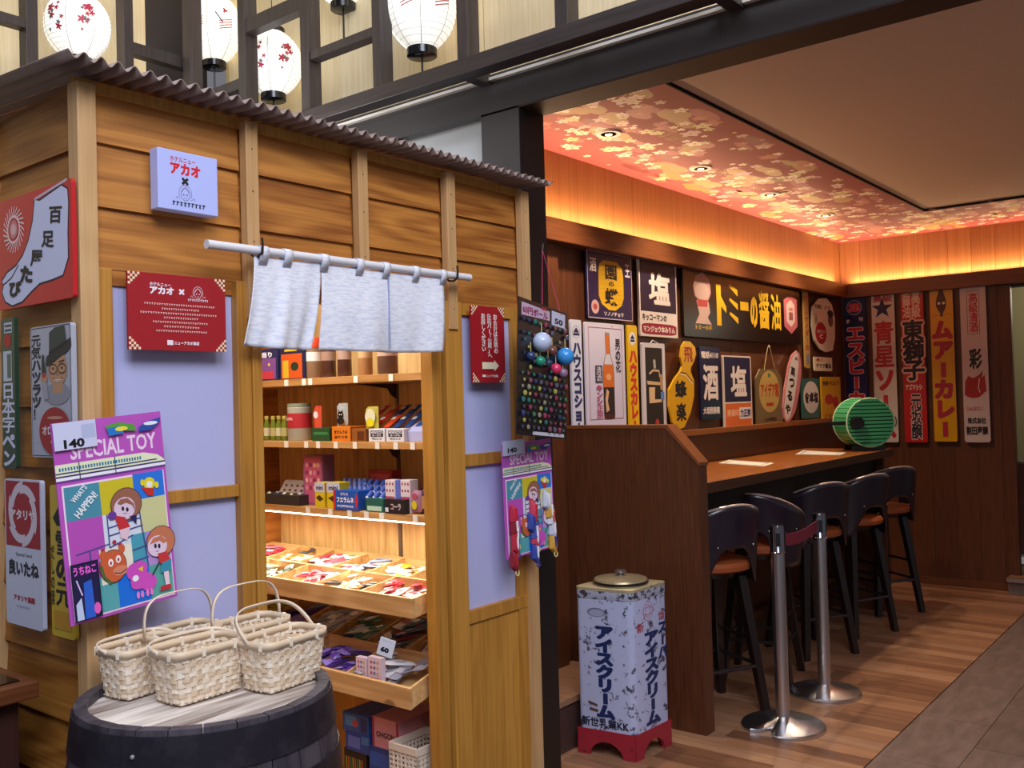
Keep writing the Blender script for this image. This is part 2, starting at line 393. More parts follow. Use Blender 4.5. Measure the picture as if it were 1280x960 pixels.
# opening beyond the far wall
light('POINT', 'hall_fill_light', (8.7, .9, 2.3), (8.7, .9, 0), 14, (1, .93, .75), .2)  # unseen lamp added to brighten the pale wall past the opening
st(Bx('wall_back', None, 9.3, 9.4, -1.9, 2.0, 0, 2.74, mat('pale_hall_wall', '#b8a878', .7)))
hw = st(Bx('wall_half', None, 7.85, 7.95, 0.3, 1.47, .25, .93, mat('half_wall_panel', '#6a4030', .45)))
Bx('cap', hw, 7.83, 7.97, .3, 1.47, .93, .945, mat('cap_steel', '#9a8e88', .3, .6))
sr = thing('step', 'low grey step with metal nosing at the end of the far wall', 'step', (7.65, 1.2, 0))
Bx('riser', sr, 7.55, 8.6, .3, 1.50, 0, .10, mat('step_riser', '#6c5c58', .5))
Bx('tread', sr, 7.53, 8.6, .28, 1.505, .10, .125, fw[1]); Bx('nosing', sr, 7.52, 7.545, .28, 1.505, .098, .128, STEEL)
# --- ceilings
ORN = mat('ornate_red_paper', '#a04844', .6)
ce = st(MB().prism([V((2.9, 1.77, 2.715)), V((6.735, 1.77, 2.715)), V((6.735, -1.8, 2.715)), V((7.8, -1.8, 2.715)), V((7.8, 2.8, 2.715)), V((2.9, 2.8, 2.715))], (0, 0, .05), ORN).build('ceiling'))
st(Bx('ceiling_recess', None, 2.9, 6.80, -1.9, 1.82, 2.724, 2.80, mat('brown_ceiling', '#dcc2ac', .75)))
rv = MB()
rv.box(2.9, 6.735, 1.77, 1.775, 2.708, 2.755, mat('shadow_gap', '#1c0e0a', .6)); rv.box(6.735, 6.74, -1.8, 1.775, 2.708, 2.755, mat('shadow_gap', '#1c0e0a', .6))  # recess edge coloured dark to paint in its shadow line
st(rv.build('trim_6'))
# printed paper on the ceiling: clouds, blossoms, reeds (flat print)
def ceil_ok(x, y, r): return (y - r > 1.785 and y + r < 2.685 and 3.0 < x < 7.6) or (x - r > 6.75 and x + r < 7.67 and -1.2 < y < 2.68)
cs = Sheet((0, 0, 2.7149), (1, 0, 0), (0, -1, 0), 1, 1, .0)
cs.u = V((1, 0, 0)); cs.v = V((0, -1, 0)); cs.n = V((0, 0, -1))
cs.dz = .000002
_lc = [0]
def lay(k): _lc[0] = (_lc[0] + 7) % 40; cs.l = k * 40 + _lc[0]
rnd = random.Random(11)
def cpoint(r):
    while 1:
        x, y = rnd.uniform(3.05, 7.65), rnd.uniform(-1.0, 2.68)
        if ceil_ok(x, y, r): return x, y
for i in range(150):
    x, y = cpoint(.05); lay(1); cs.ell(x, y, rnd.uniform(.05, .14), rnd.uniform(.02, .045), rnd.choice(('#8e3236', '#b85a50', '#b04a54', '#c07060')), 14)
for i in range(46):
    x, y = cpoint(.07)
    for q in range(6):
        lay(2); dx = rnd.uniform(-.13, .13); dy = rnd.uniform(-.03, .03)
        if ceil_ok(x + dx, y + dy, .05): cs.ell(x + dx, y + dy, rnd.uniform(.05, .09), rnd.uniform(.025, .045), '#b88648' if i % 3 else '#c89a60', 14)
for i in range(34):
    x, y = cpoint(.08); c_ = rnd.choice(('#c8b068', '#b8a05a', '#8a7a4a')); s_ = 0
    for q in range(12):
        lay(3); a = x - .09 + q * .016; cs.line([(a, y - .05), (a + rnd.uniform(-.02, .02), y + .05)], .003, c_) if i % 2 else cs.line([(x, y), (x + .08 * cos(q * .52), y + .06 * sin(q * .52))], .003, c_)
for i in range(640):
    r = rnd.uniform(.010, .034) if i % 5 else rnd.uniform(.03, .045); x, y = cpoint(r * 2); c_ = rnd.choice(('#ecd8c8', '#e8c0b0', '#d8b0a8', '#f0e0c0', '#c86a5a', '#dcc890')); t0 = rnd.random()
    pts = []
    for q in range(20):
        t = 2 * pi * q / 20; rr = r * (1 + .28 * cos(5 * t + t0)); pts.append((x + rr * cos(t), y + rr * sin(t)))
    lay(4 + i % 3); cs.poly(pts, c_); lay(8); cs.ell(x, y, r * .22, r * .22, '#b8863c', 6)
tag(cs.mb.build('printed_pattern', ce), kind='stuff')
dl_m = mat('downlight_glow', '#ffe2b0', .5, emit=9)
for i, xx in enumerate((3.64, 4.54, 5.44, 6.36)):
    t = thing('downlight', ('first', 'second', 'third', 'fourth')[i] + ' recessed downlight from the black column in the red floral ceiling', 'ceiling light', (xx, 2.31, 2.714), 'recessed downlights')
    MB().lathe((xx, 2.31, 2.714), [(.036, -.006), (.058, -.008), (.062, 0)], C('#f4ece4'), 24).build('trim_ring', t, smooth=True)
    MB().lathe((xx, 2.31, 2.714), [(0.0001, -.0075), (.036, -.0075)], BLACK, 20).build('aperture', t)
    MB().lathe((xx, 2.31, 2.714), [(0.0001, -.009), (.016, -.009)], dl_m, 16).build('lens', t)
    light('SPOT', 'downlight_beam', (xx, 2.31, 2.69), (xx + .0, 2.18, 0), 60, (1, .80, .55), .03, spot=radians(110), blend=.6)
# cove strips, hidden behind the rails, shining up
light('AREA', 'cove_strip', (5.25, 2.645, 2.372), (5.25, 2.66, 3.0), 26, (1, .74, .44), 4.6, .02, roll='X' if False else None)
cv = bpy.data.objects['cove_strip']; cv.rotation_euler = (pi, 0, 0)
light('AREA', 'cove_strip', (7.65, .45, 2.372), (7.65, .45, 3.0), 23, (1, .74, .44), .02, 4.3)
bpy.data.objects['cove_strip.001'].rotation_euler = (pi, 0, 0)
# --- header over the opening, column, beams
fas = st(MB().box(2.75, 2.90, -1.8, 2.32, 2.60, 2.745, FASC).build('wall_header'))
st(Bx('wall_header_left', None, 2.75, 2.80, 2.32, 4.0, 2.60, 2.745, FASC))
st(Bx('trim_7', None, 2.75, 2.90, -1.8, 2.32, 2.592, 2.60, mat('soffit_brown', '#2a1812', .5)))
st(Bx('trim_8', None, 2.73, 2.75, -1.8, 3.20, 2.716, 2.727, mat('lit_strip_paint', '#d8d0c4', .5)))  # pale colour stands in for the lit line of a light strip
st(Bx('wall_column_left', None, 2.75, 2.90, 2.137, 2.32, 0, 2.60, FASC))
st(Bx('trim_shade', None, 2.752, 2.90, 2.134, 2.137, 0, 2.592, BLACK))  # black sheet over the column's unlit side, its shade put into colour
st(Bx('wall_recess', None, 2.86, 2.89, 2.32, 2.84, 0, 2.75, mat('white_board', '#d0d2d4', .5)))
du = thing('round_duct', 'dark navy round duct behind the corrugated roof beside white wall', 'duct', (3.12, 3.30, 2.0))
MB().lathe((3.12, 3.30, 2.0), [(.27, 0), (.27, .72), (.275, .73), (.275, .76), (.2, .77)], mat('navy_duct', '#16202e', .5), 32).build('duct_shell', du, smooth=True)
st(Bx('wall_dark_back', None, 3.45, 3.5, 2.86, 5.0, 0, 2.78, mat('dark_back', '#2c2626', .6)))

# --- lattice of dark timber with washi behind
LX = 2.60
def xz(px, py): q = P(px, py, 'X', LX); return q.y, q.z
la = thing('timber_lattice', 'black brown timber lattice screen above the stall and bar opening', 'lattice', (LX, 2.5, 2.70))
zt = 4.6
Bx('beam', la, LX - .02, LX + .05, -1.2, 4.10, 2.702, 2.762, wood('beam_timber', '#241c1c', '#453a39', 'Y', .45, bands=.1, knots=False, vary=.02), .003)
YL = P(225, 60, 'X', LX).y
for p0, p1 in ((228, 237), (297, 306), (375, 385), (465, 475), (571, 584), (694, 710), (860, 880)):
    ya, yb = P(p0, 50, 'X', LX).y, P(p1, 50, 'X', LX).y
    Bx('lattice_post', la, LX, LX + .07, yb, ya, 2.762, zt, LATT, .002)
for (p0, p1, py, pyb) in ((308, 375, 22, 40), (390, 465, 62, 73), (240, 297, 120, 133), (232, 300, -80, -66), (397, 468, -60, -46), (480, 571, -95, -80), (597, 694, -60, -46)):
    ya, z1 = xz(p0, py); z0 = xz(p0, pyb)[1]; yb = xz(p1, py)[0]
    Bx('lattice_rail', la, LX + .005, LX + .06, yb - .02, ya + .02, z0, z1, LATT, .002)
for px, py in ((590, 100), (905, 5)):
    q = P(px, py, 'Z', 2.72); Bx('bracket', la, LX + .05, 2.75, q.y - .05, q.y + .0, 2.705, 2.742, LATT)
lb = thing('timber_lattice', 'black brown timber lattice screen at upper left behind the round lantern', 'lattice', (1.9, YL, 2.4))
for p0, p1 in ((-70, -48), (33, 48), (155, 167)):
    xa, xb = P(p0, 50, 'Y', YL).x, P(p1, 50, 'Y', YL).x
    Bx('lattice_post', lb, xa, xb, YL, YL + .07, 2.2, zt, LATT, .002)
for (p0, p1, py, pyb) in ((-60, 33, -5, 8), (165, 236, 51, 66)):
    xa, z1 = P(p0, py, 'Y', YL).x, P(p0, py, 'Y', YL).z; z0 = P(p0, pyb, 'Y', YL).z; xb = P(p1, py, 'Y', YL).x
    Bx('lattice_rail', lb, xa, min(xb, LX + .06), YL + .005, YL + .06, z0, z1, LATT, .002)
cw = st(Bx('wall_washi', None, 3.00, 3.03, -1.2, YL + .2, 2.80, zt, mat('washi_core', '#c8b080', .7)))
y = YL + .16
while y > -1.0:
    Bx('washi_panel', cw, 2.99, 3.0, y - .445, y - .002, 2.80, zt, CREAM); y -= .447
cw2 = st(Bx('wall_washi_left', None, -.2, P(181, 50, 'Y', YL + .42).x, YL + .42, YL + .45, 1.5, zt, mat('washi_core', '#c8b080', .7)))
xx = P(181, 50, 'Y', YL + .42).x
while xx > 0:
    Bx('washi_panel', cw2, xx - .445, xx - .002, YL + .41, YL + .42, 1.5, zt, CREAM); xx -= .447
st(Bx('wall_lattice_recess', None, P(181, 50, 'Y', YL + .42).x, 3.03, YL + .42, YL + .47, 1.5, zt, mat('recess_shade', '#241a1a', .6)))  # dark sheet standing in for the unlit void at the lattice corner

# --- lanterns
LAN = mat('lantern_paper', '#fffdf4', .6, emit=.68)
def make_lantern(R, H, pr):
    t = thing('paper_lantern', 'x', 'lantern', (0, 0, 0), 'round white paper lanterns above the stall')
    prof = []; n = 34
    for i in range(n + 1):
        s_ = i / n; zz = -H / 2 + H * s_; q = 2 * s_ - 1
        r = (R * (1 - abs(q) ** 2.4 * .62)) ; r = max(r, R * .38)
        prof.append((r * (1 + (.006 if i % 2 else -.004)), zz))
    MB().lathe((0, 0, 0), prof, LAN, 40).build('shade', t, smooth=True)
    rb = MB()
    for j in range(7):
        a = j * 2 * pi / 7 + .3
        rb.tube([V((cos(a) * (r_ + .0006), sin(a) * (r_ + .0006), z_)) for r_, z_ in prof[::2]], .0016, C('#b4b0a8'), 4)
    for r_, z_ in prof[1::2]:
        rb.tube([V((cos(q * pi / 18) * (r_ + .0002), sin(q * pi / 18) * (r_ + .0002), z_)) for q in range(36)], .0008, C('#b8b4ac'), 3, True)
    rb.build('bamboo_rib', t)
    for z0, z1, nm in ((-H / 2 - .03, -H / 2 + .006, 'bottom_cap'), (H / 2 - .006, H / 2 + .022, 'top_cap')):
        MB().lathe((0, 0, 0), [(R * .40, z0), (R * .43, z0 + .003), (R * .43, z1 - .003), (R * .40, z1)], mat('lacquer_black', '#0c0c10', .2), 28).build(nm, t, smooth=True)
    MB().tube([(0, 0, -H / 2 - .03), (0, 0, -H / 2 - .16)], .0045, BLACK, 6).build('tassel_rod', t)
    MB().tube([(0, 0, H / 2 + .02), (0, 0, H / 2 + .75)], .0022, BLACK, 5).build('hanging_cord', t)
    mb = MB(); rr = random.Random(pr)
    def onsurf(a, z_):
        q = 2 * ((z_ + H / 2) / H) - 1; r = R * (1 - abs(q) ** 2.4 * .62) * 1.008 + .001; return V((r * cos(a), r * sin(a), z_))
    def blob(a, z_, s_, col, petals=5):
        c = onsurf(a, z_); tu = V((-sin(a), cos(a), 0)); tv = V((0, 0, 1)); pts = []
        for k_ in range(20):
            t_ = 2 * pi * k_ / 20; r_ = s_ * (1 + .45 * cos(petals * t_)); pts.append(onsurf(a + r_ * cos(t_) / R, z_ + r_ * sin(t_)))
        mb.add([c] + pts, [(0, i + 1, (i + 1) % 20 + 1) for i in range(20)], C(col))
    for base in (-2.75, -1.75, .2, 1.6):
        if pr == 2:
            blob(base, .05, .011, '#b02838', 3)
            for k_ in range(4):
                mb.tube([onsurf(base - .22 + q * .09, -.01 - k_ * .013 + .004 * q) for q in range(6)], .0022, C('#c03040'), 4)
            mb.tube([onsurf(base - .35 + q * .05, .035 - .01 * q) for q in range(6)], .003, C('#50505a'), 4)
        else:
            for k_ in range(5): blob(base + rr.uniform(-.22, .22), rr.uniform(-.05, .055), rr.uniform(.009, .018), '#c0304a')
            for k_ in range(7): blob(base + rr.uniform(-.28, .28), rr.uniform(-.06, .06), rr.uniform(.005, .009), rr.choice(('#5a6a6a', '#707878', '#b85060')))
    tag(mb.build('flower_print', t), kind='stuff')
    return t
protoA = make_lantern(.140, .30, 1); protoB = make_lantern(.145, .36, 2)
LL = [(protoA, D(341, 80, 4.52), 'with red plum blossoms, lowest over the roof'),
      (protoB, D(267, 36, 4.95), 'with red crane wings, second from the roof corner'),
      (protoA, D(97, 33, 4.27), 'with faded blossoms, above the stall corner'),
      (protoB, D(526, 8, 3.86), 'with red wing print, nearest the column'),
      (protoA, D(428, -34, 4.42), 'of which only the bottom cap shows at the picture top'),
      (protoA, D(-17, 82, 4.65), 'half outside the left picture edge')]
usedp = set()
for pr, loc, lab in LL:
    o = pr if pr.name not in usedp else copy_tree(pr)
    usedp.add(pr.name); o.location = loc; o['label'] = 'white paper lantern ' + lab
    o.rotation_euler = (0, 0, 0)
    pl = light('POINT', 'lantern_light', loc, loc + V((0, 0, -1)), 2.6, (1, .93, .8), .14)
    pl.data.use_shadow = False
light('AREA', 'shoji_light', (2.83, 2.2, 4.5), (2.83, 2.2, 2.7), 18, (1, .86, .62), .2, 5.0)
light('AREA', 'shoji_light', (1.4, 4.35, 4.5), (1.4, 4.35, 2.7), 5, (1, .86, .62), 2.2, .2)

# ================================================================== THE WOODEN STALL
FY = 2.05; SX = 1.035
stall = thing('market_stall', 'cedar plank candy stall with corrugated roof and sliding screens', 'stall', (1.85, 2.9, 0))
Bx('corner_post', stall, 1.028, 1.072, 2.040, 2.085, 0, 2.24, POST, .002)
rows = [(2.115, 2.245), (1.968, 2.115), (1.826, 1.968)]
bat = [(1.462, 1.500), (1.846, 1.884), (2.224, 2.264), (2.612, 2.655)]
bays = [(1.072, 1.462), (1.500, 1.846), (1.884, 2.224), (2.264, 2.612)]
def plank(parent, name, mt, axis, a0, a1, face, z0, z1, lean=.010, th=.014):
    mb = MB()
    if axis == 'X': pts = [V((a0, face - lean, z0)), V((a0, face - lean + th, z0)), V((a0, face + th, z1)), V((a0, face, z1 + .006))]; ext = (a1 - a0, 0, 0)
    else: pts = [V((face - lean, a0, z0)), V((face - lean + th, a0, z0)), V((face + th, a0, z1)), V((face, a0, z1 + .006))]; ext = (0, a1 - a0, 0)
    return mb.prism(pts, ext, mt).build(name, parent)
for i, (a, b) in enumerate(bays):
    for z0, z1 in rows: plank(stall, 'plank', WALLW, 'X', a, b, FY + .018, z0, z1)
for i, (a, b) in enumerate(bat):
    z0 = (1.73, 1.90, 1.735, 0)[i]
    if i == 3: z0 = 0
    if i == 1: z0 = 1.80
    o = Bx('batten', stall, a, b, 2.028, 2.056, z0, 2.242, POST, .0015)
    for z in (1.80, 1.93, 2.06, 2.17):
        if z > z0: MB().lathe(((a + b) / 2, 2.0275, z), [(.0001, -.0006), (.0022, -.0005), (.0024, 0)], C('#5a4634'), 8, 'Y').build('nail', o)
Bx('header_board', stall, 1.072, 2.655, 2.07, 2.10, 1.79, 2.24, WALLW)
# side wall: clapboards facing the walkway on the left
zz = 2.245; k = 0
while zz > -.01:
    z0 = zz - .1455; ya = 2.085
    for yb in (2.492, 2.93, 3.38):
        plank(stall, 'plank', WALLS, 'Y', ya + (.042 if ya > 2.1 else 0), yb, SX + .020, z0, zz); ya = yb
    zz = z0
for ya in (2.492, 2.93): Bx('batten', stall, SX - .006, SX + .02, ya, ya + .042, 0, 2.24, POST, .0015)
Bx('side_lining', stall, SX + .035, SX + .05, 2.085, 3.38, 0, 2.24, PINEY)
# left sliding screen
Bx('screen_stile', stall, 1.073, 1.106, 2.046, 2.075, 0, 1.826, JAMB, .002)
Bx('screen_stile', stall, 1.434, 1.474, 2.040, 2.075, 0, 1.826, JAMB, .002)
Bx('door_post', stall, 1.474, 1.503, 2.034, 2.09, 0, 1.80, JAMB, .002)
Bx('screen_rail', stall, 1.106, 1.434, 2.060, 2.085, 1.79, 1.826, WALLW)
Bx('screen_rail', stall, 1.106, 1.434, 2.048, 2.08, 1.276, 1.306, JAMB, .0015)
Bx('screen_rail', stall, 1.106, 1.434, 2.048, 2.08, .78, .82, JAMB, .0015)
Bx('screen_pane', stall, 1.106, 1.434, 2.066, 2.072, 1.306, 1.79, LILAC)
Bx('screen_pane', stall, 1.106, 1.434, 2.066, 2.072, .82, 1.276, LILAC)
for a in (1.106, 1.188, 1.270, 1.352): Bx('lower_board', stall, a, a + .081, 2.060, 2.074, .02, .78, JAMB)
# right jambs and screen
Bx('door_post', stall, 2.157, 2.203, 2.050, 2.10, 0, 1.826, JAMB, .002)
Bx('door_gap_shade', stall, 2.203, 2.212, 2.075, 2.09, 0, 1.826, BLACK)  # black strip paints the shade in the gap between the posts
Bx('door_post', stall, 2.212, 2.290, 2.036, 2.085, 0, 1.826, JAMB, .003)
Bx('screen_rail', stall, 2.290, 2.612, 2.055, 2.08, 1.787, 1.826, JAMB)
Bx('screen_rail', stall, 2.290, 2.612, 2.052, 2.08, 1.288, 1.328, JAMB, .0015)
Bx('screen_rail', stall, 2.290, 2.612, 2.048, 2.08, .775, .818, JAMB, .0015)
Bx('screen_stile', stall, 2.566, 2.612, 2.050, 2.08, .0, 1.826, JAMB, .0015)
Bx('screen_pane', stall, 2.290, 2.566, 2.066, 2.072, 1.328, 1.787, LILAC)
Bx('screen_pane', stall, 2.290, 2.566, 2.066, 2.072, .818, 1.288, LILAC)
for a, b in ((2.290, 2.476), (2.477, 2.566)): Bx('lower_board', stall, a, b, 2.056, 2.072, .0, .775, JAMB)
Bx('right_wall', stall, 2.60, 2.655, 2.08, 3.4, 0, 2.22, WALLS)
Bx('rear_wall', stall, 1.09, 2.60, 3.36, 3.40, 0, 2.22, WALLW)
Bx('floor_board', stall, 1.09, 2.60, 2.10, 3.36, 0, .03, PINEY)
# corrugated roof
ROOF = mat('roof_metal', '#86746f', .5, .2)
def corr(x, per=.0385, amp=.0085): return amp * cos(2 * pi * x / per)
def roof_piece(x0, x1, name):
    nx = int((x1 - x0) / .0385 * 10); ys = (1.950, 2.1, 2.8, 3.5); vv = []
    for y in ys:
        for i in range(nx + 1):
            xx = x0 + (x1 - x0) * i / nx; vv.append((xx, y, 2.262 + corr(xx) + (y - 1.95) * .06))
    w = nx + 1; fs = [(j * w + i, j * w + i + 1, (j + 1) * w + i + 1, (j + 1) * w + i) for j in range(3) for i in range(nx)]
    return MB().add(vv, fs, ROOF).build(name, stall, smooth=True, solid=.0025)
roof_piece(.965, 1.92, 'roof_sheet'); roof_piece(1.90, 2.70, 'roof_sheet').location.z += .004
Bx('eave_board', stall, 1.03, 2.66, 2.056, 2.075, 2.225, 2.252, JAMB)
light('AREA', 'stall_lamp', (1.75, 2.6, 2.15), (2.2, 2.7, 0), 17, (1, .93, .84), .6, .6)

light('POINT', 'board_fill_light', (2.25, 3.2, 2.48), (2, 3, 0), 14, (.9, .95, 1), .1)  # fill lamp added out of sight behind the roof to brighten the white board
# --- noren curtain on its rod
nr = thing('noren_rod', 'white curtain rod across the stall opening held by dark hooks', 'rod', (1.85, 1.985, 1.905))
RY = 1.985; ra = P(258, 305, 'Y', RY); rb_ = P(587, 347, 'Y', RY)
MB().tube([ra, rb_], .0115, mat('white_plastic', '#d8d8e0', .35), 16).build('rod', nr, smooth=True)
for px in (323, 567):
    q = P(px, 313 + (px - 323) * .13, 'Y', RY)
    MB().tube([q + V((0, .05, .012)), q + V((0, .02, -.014)), q + V((0, 0, -.017)), q + V((0, -.016, -.008)), q + V((0, -.018, .012)), q + V((0, -.016, .03))], .0035, C('#2a1c16'), 6).build('hook', nr, smooth=True)
LINEN = speck('linen', '#e6e8f4', '#cdd3e8', 60, .45, .60, .85, stretch=(.6, 1, 3), detail=5)
no = thing('noren', 'short white linen shop curtain split in two over the candy shelves', 'curtain', (1.87, RY, 1.66))
zt_ = 1.888
xl = P(319, 340, 'Y', RY).x; xm = P(403, 350, 'Y', RY).x; xr = P(555, 360, 'Y', RY).x; xs = P(485, 350, 'Y', RY).x
def cloth(x0, x1, b0, b1, zb0, zb1, ph):
    def fn(a, b):
        x = x0 + (x1 - x0) * a; xb = b0 + (b1 - b0) * a; xx = x + (xb - x) * b ** 1.4
        z = zt_ - .004 * sin(a * pi) + (zb0 + (zb1 - zb0) * a - zt_) * b
        return (xx, RY + .004 + .010 * b * sin(a * 9 + ph) + .004 * sin(a * 23 + ph) * b - .006 * sin(b * 3), z)
    return MB().grid(fn, 40, 26, LINEN)
bl = P(306, 431, 'Y', RY); bm = P(390, 437, 'Y', RY)
cloth(xl, xm - .002, bl.x, bm.x, bl.z, bm.z, 0).build('left_cloth', no, smooth=True, solid=.0015)
bc = P(403, 437, 'Y', RY); be = P(552, 440, 'Y', RY)
o = cloth(xm, xr, bc.x, be.x, bc.z, be.z, 2).build('right_cloth', no, smooth=True, solid=.0015)
MB().box(xs - .001, xs + .001, RY - .004, RY + .001, 1.66, zt_, mat('seam_shadow', '#9aa2c8', .9)).build('seam', o)
for px in (328, 358, 404, 448, 481, 518, 552):
    q = ra + (rb_ - ra) * ((P(px, 330, 'Y', RY).x - ra.x) / (rb_.x - ra.x))
    mb = MB(); w = .013
    pts = [(-.001, -.034), (-.0135, -.006)] + [(-.0135 * cos(a * pi / 8), .0135 * sin(a * pi / 8)) for a in range(9)] + [(.0135, -.006), (.003, -.034)]
    vv = []
    for dy, dz in pts:
        for s_ in (-w, w): vv.append((q.x + s_, q.y + dy, q.z + dz))
    n = len(pts); mb.add(vv, [(2 * i, 2 * i + 1, 2 * i + 3, 2 * i + 2) for i in range(n - 1)], LINEN)
    mb.build('loop_tab', no, smooth=True, solid=.0012)

# --- box sign above the door
sh = wall_sheet('Y', 2.012, (196.5, 183), (273, 271)); sh.O += V((0, -.018, 0)) * 0
bs = MB().box(sh.O.x, sh.O.x + sh.w, 2.012, 2.046, sh.O.z - sh.h, sh.O.z, mat('box_sign_white', '#aab4ee', .4, emit=.12)).build('box_sign', None, loc=(sh.O.x, 2.046, sh.O.z - sh.h), bevel=.002)  # bluish white body with a faint emission in its material
tag(bs, 'square white box sign with red katakana and a line-drawn face above the left screen', 'sign')
sh.text('ホテルニュー', .20, .10, .62, .19, '#c02030', .02); sh.text('アカオ', .20, .20, .70, .40, '#d01828', .06)
sh.text('×', .38, .43, .50, .56, '#18181c', .06)
def face(sh, a, b, r, col, t=.0008):
    ra_, rb2 = r / sh.w, r / sh.h
    sh.line([(a + ra_ * .85 * cos(q), b + rb2 * 1.0 * sin(q)) for q in [pi * .85 + i * pi * 1.3 / 14 for i in range(15)]], t, col)
    sh.line([(a + ra_ * .6 * cos(q), b + .1 * rb2 + rb2 * .75 * sin(q)) for q in [i * 2 * pi / 16 for i in range(16)]], t, col, True)
    sh.line([(a - ra_ * .5, b - rb2 * .1), (a, b - rb2 * .85), (a + ra_ * .5, b - rb2 * .1)], t, col)
    for d in (-1, 1):
        sh.circ(a + d * ra_ * .22, b + rb2 * .15, r * .09, col, 8)
        sh.line([(a + d * ra_ * .75, b + rb2 * .75), (a + d * ra_ * 1.15, b + rb2 * .45), (a + d * ra_ * 1.3, b + rb2 * .75)], t, col)
    sh.line([(a - ra_ * .18, b + rb2 * .5), (a, b + rb2 * .58), (a + ra_ * .18, b + rb2 * .5)], t, col)
face(sh, .44, .70, .020, '#3a4060'); sh.marks(.22, .84, .78, .92, 9, '#20243a'); finish(sh, bs)
# --- red notices
RED = mat('notice_red', '#a01c26', .4)
def corners(sh, col, c=.008):
    for sx in (0, 1):
        for sy in (0, 1):
            for i in range(5):
                for j in range(5):
                    if i + j < 5 and (i + j) % 2 == 0:
                        a, b = (i + .6) * c / sh.w, (j + .6) * c / sh.h; a = 1 - a if sx else a; b = 1 - b if sy else b
                        k, l = c * .5 / sh.w, c * .5 / sh.h; sh.rect(a - k, b - l, a + k, b + l, col); sh.l -= .85
    sh.l += 1
sh = wall_sheet('Y', 2.024, (159, 338), (283, 440)); o = plate(sh, 'notice_board', 'red notice board with white print and checkered corners on the left screen', 'sign', RED, .007, .001)
corners(sh, '#f0d8b8', .0058)
sh.text('ホテルニュー', .21, .12, .42, .165, '#f0e8f4', .03); sh.text('アカオ', .21, .17, .45, .27, '#f0e8f4', .06); sh.text('×', .50, .18, .56, .26, '#f0e8f4', .06)
face(sh, .70, .22, .016, '#f0e0ec', .0009); sh.marks(.59, .30, .81, .335, 10, '#f0e0ec')
for i, (a, b, n) in enumerate(((.15, .88, 30), (.32, .71, 17), (.11, .90, 32), (.34, .70, 15), (.23, .80, 24), (.34, .71, 14), (.26, .79, 22))):
    sh.marks(a, .385 + i * .058, b, .412 + i * .058, n, '#ecc8c4')
sh.rect(.37, .865, .43, .93, '#f0e0ec'); sh.text('ニューアカオ商店', .44, .875, .70, .925, '#f4ecf4', .04); finish(sh, o)
sh = wall_sheet('Y', 2.024, (588.5, 381), (632, 478)); o = plate(sh, 'notice_board', 'narrow red arrow notice on the right screen beside the curtain', 'sign', RED, .007, .001)
corners(sh, '#f0d8b8', .0062)
sh.vtext('お会計はお隣の', .66, .10, .77, .62, '#f4e4e0', .03, gap=.02); sh.vtext('缶詰バー「缶尾」へ', .47, .10, .58, .68, '#f4e4e0', .03, gap=.02); sh.vtext('お越しください', .28, .10, .39, .60, '#f4e4e0', .03, gap=.02)
sh.poly([(.27, .735), (.64, .735), (.64, .705), (.78, .78), (.64, .855), (.64, .825), (.27, .825)], '#ecdcc0')
sh.rect(.27, .90, .37, .93, '#f0e0d8'); sh.text('ニューアカオ商店', .40, .895, .75, .935, '#f0e0d8', .03); finish(sh, o)

# --- enamel signs on the left side wall
SV = 1.012
def fitp(sh, pts): return pts
a, b = P(-4, 250, 'X', SV), P(89, 222, 'X', SV)
sh = Sheet(V((SV, a.y, b.z)), (0, -1, 0), (0, 0, 1), a.y - b.y, b.z - P(89, 372, 'X', SV).z)
o = plate(sh, 'enamel_sign', 'red enamel sign with large white split-toe sock, top of the left wall', 'sign', enamel('#c02028'), .010)
sock = [(.53, .08), (.60, .10), (.88, .03), (.955, .08), (.965, .20), (.95, .45), (.95, .66), (.88, .80), (.74, .82), (.58, .83), (.46, .89), (.34, .96), (.20, .98), (.10, .93), (.055, .84), (.08, .77), (.055, .73), (.14, .66), (.26, .62), (.36, .54), (.44, .42), (.50, .26)]
sh.poly(sock, '#ccd0ee'); sh.line(sock, .0045, '#141430', True); sh.line([(.08, .77), (.20, .72), (.30, .62)], .004, '#141430'); sh.line([(.53, .08), (.95, -.0)], .006, '#c8b0c0')
for i in range(24):
    t = i * 2 * pi / 24; r0, r1 = .030, .056
    sh.line([(.24 + r0 / sh.w * cos(t), .29 + r0 / sh.h * sin(t)), (.24 + r1 / sh.w * cos(t + .4), .29 + r1 / sh.h * sin(t + .4))], .0038, '#e8c8c8'); sh.l -= .85
sh.l += 1
sh.ring(.24, .29, .034 / sh.w, .034 / sh.h, .006, '#e8c8c8'); sh.circ(.24, .29, .022, '#c88080'); sh.circ(.24, .29, .013, '#e0b0b0')
for c, aa, bb in (('百', .80, .27), ('足', .70, .46), ('屋', .55, .60), ('た', .41, .72), ('び', .25, .83)):
    sh.text(c, aa - .085, bb - .075, aa + .085, bb + .075, '#101018', .06, rot=.12)
finish(sh, o)
sh = wall_sheet('X', SV, (1, 399), (20.5, 586)); o = plate(sh, 'enamel_sign', 'narrow green enamel sign with vertical white pen lettering', 'sign', enamel('#2c4434'), .010)
sh.rect(.25, .03, .85, .10, '#b8c0d0'); sh.rect(.3, .045, .8, .06, '#304038'); sh.rect(.3, .075, .8, .09, '#304038'); sh.ell(.5, .15, .26, .045, '#b02028'); sh.rect(.15, .22, .8, .42, '#c0c4d4')
sh.rect(.45, .24, .75, .40, '#5a705c'); sh.vtext('日本字ペン', .08, .43, .92, .99, '#c8cce0', .05); finish(sh, o)
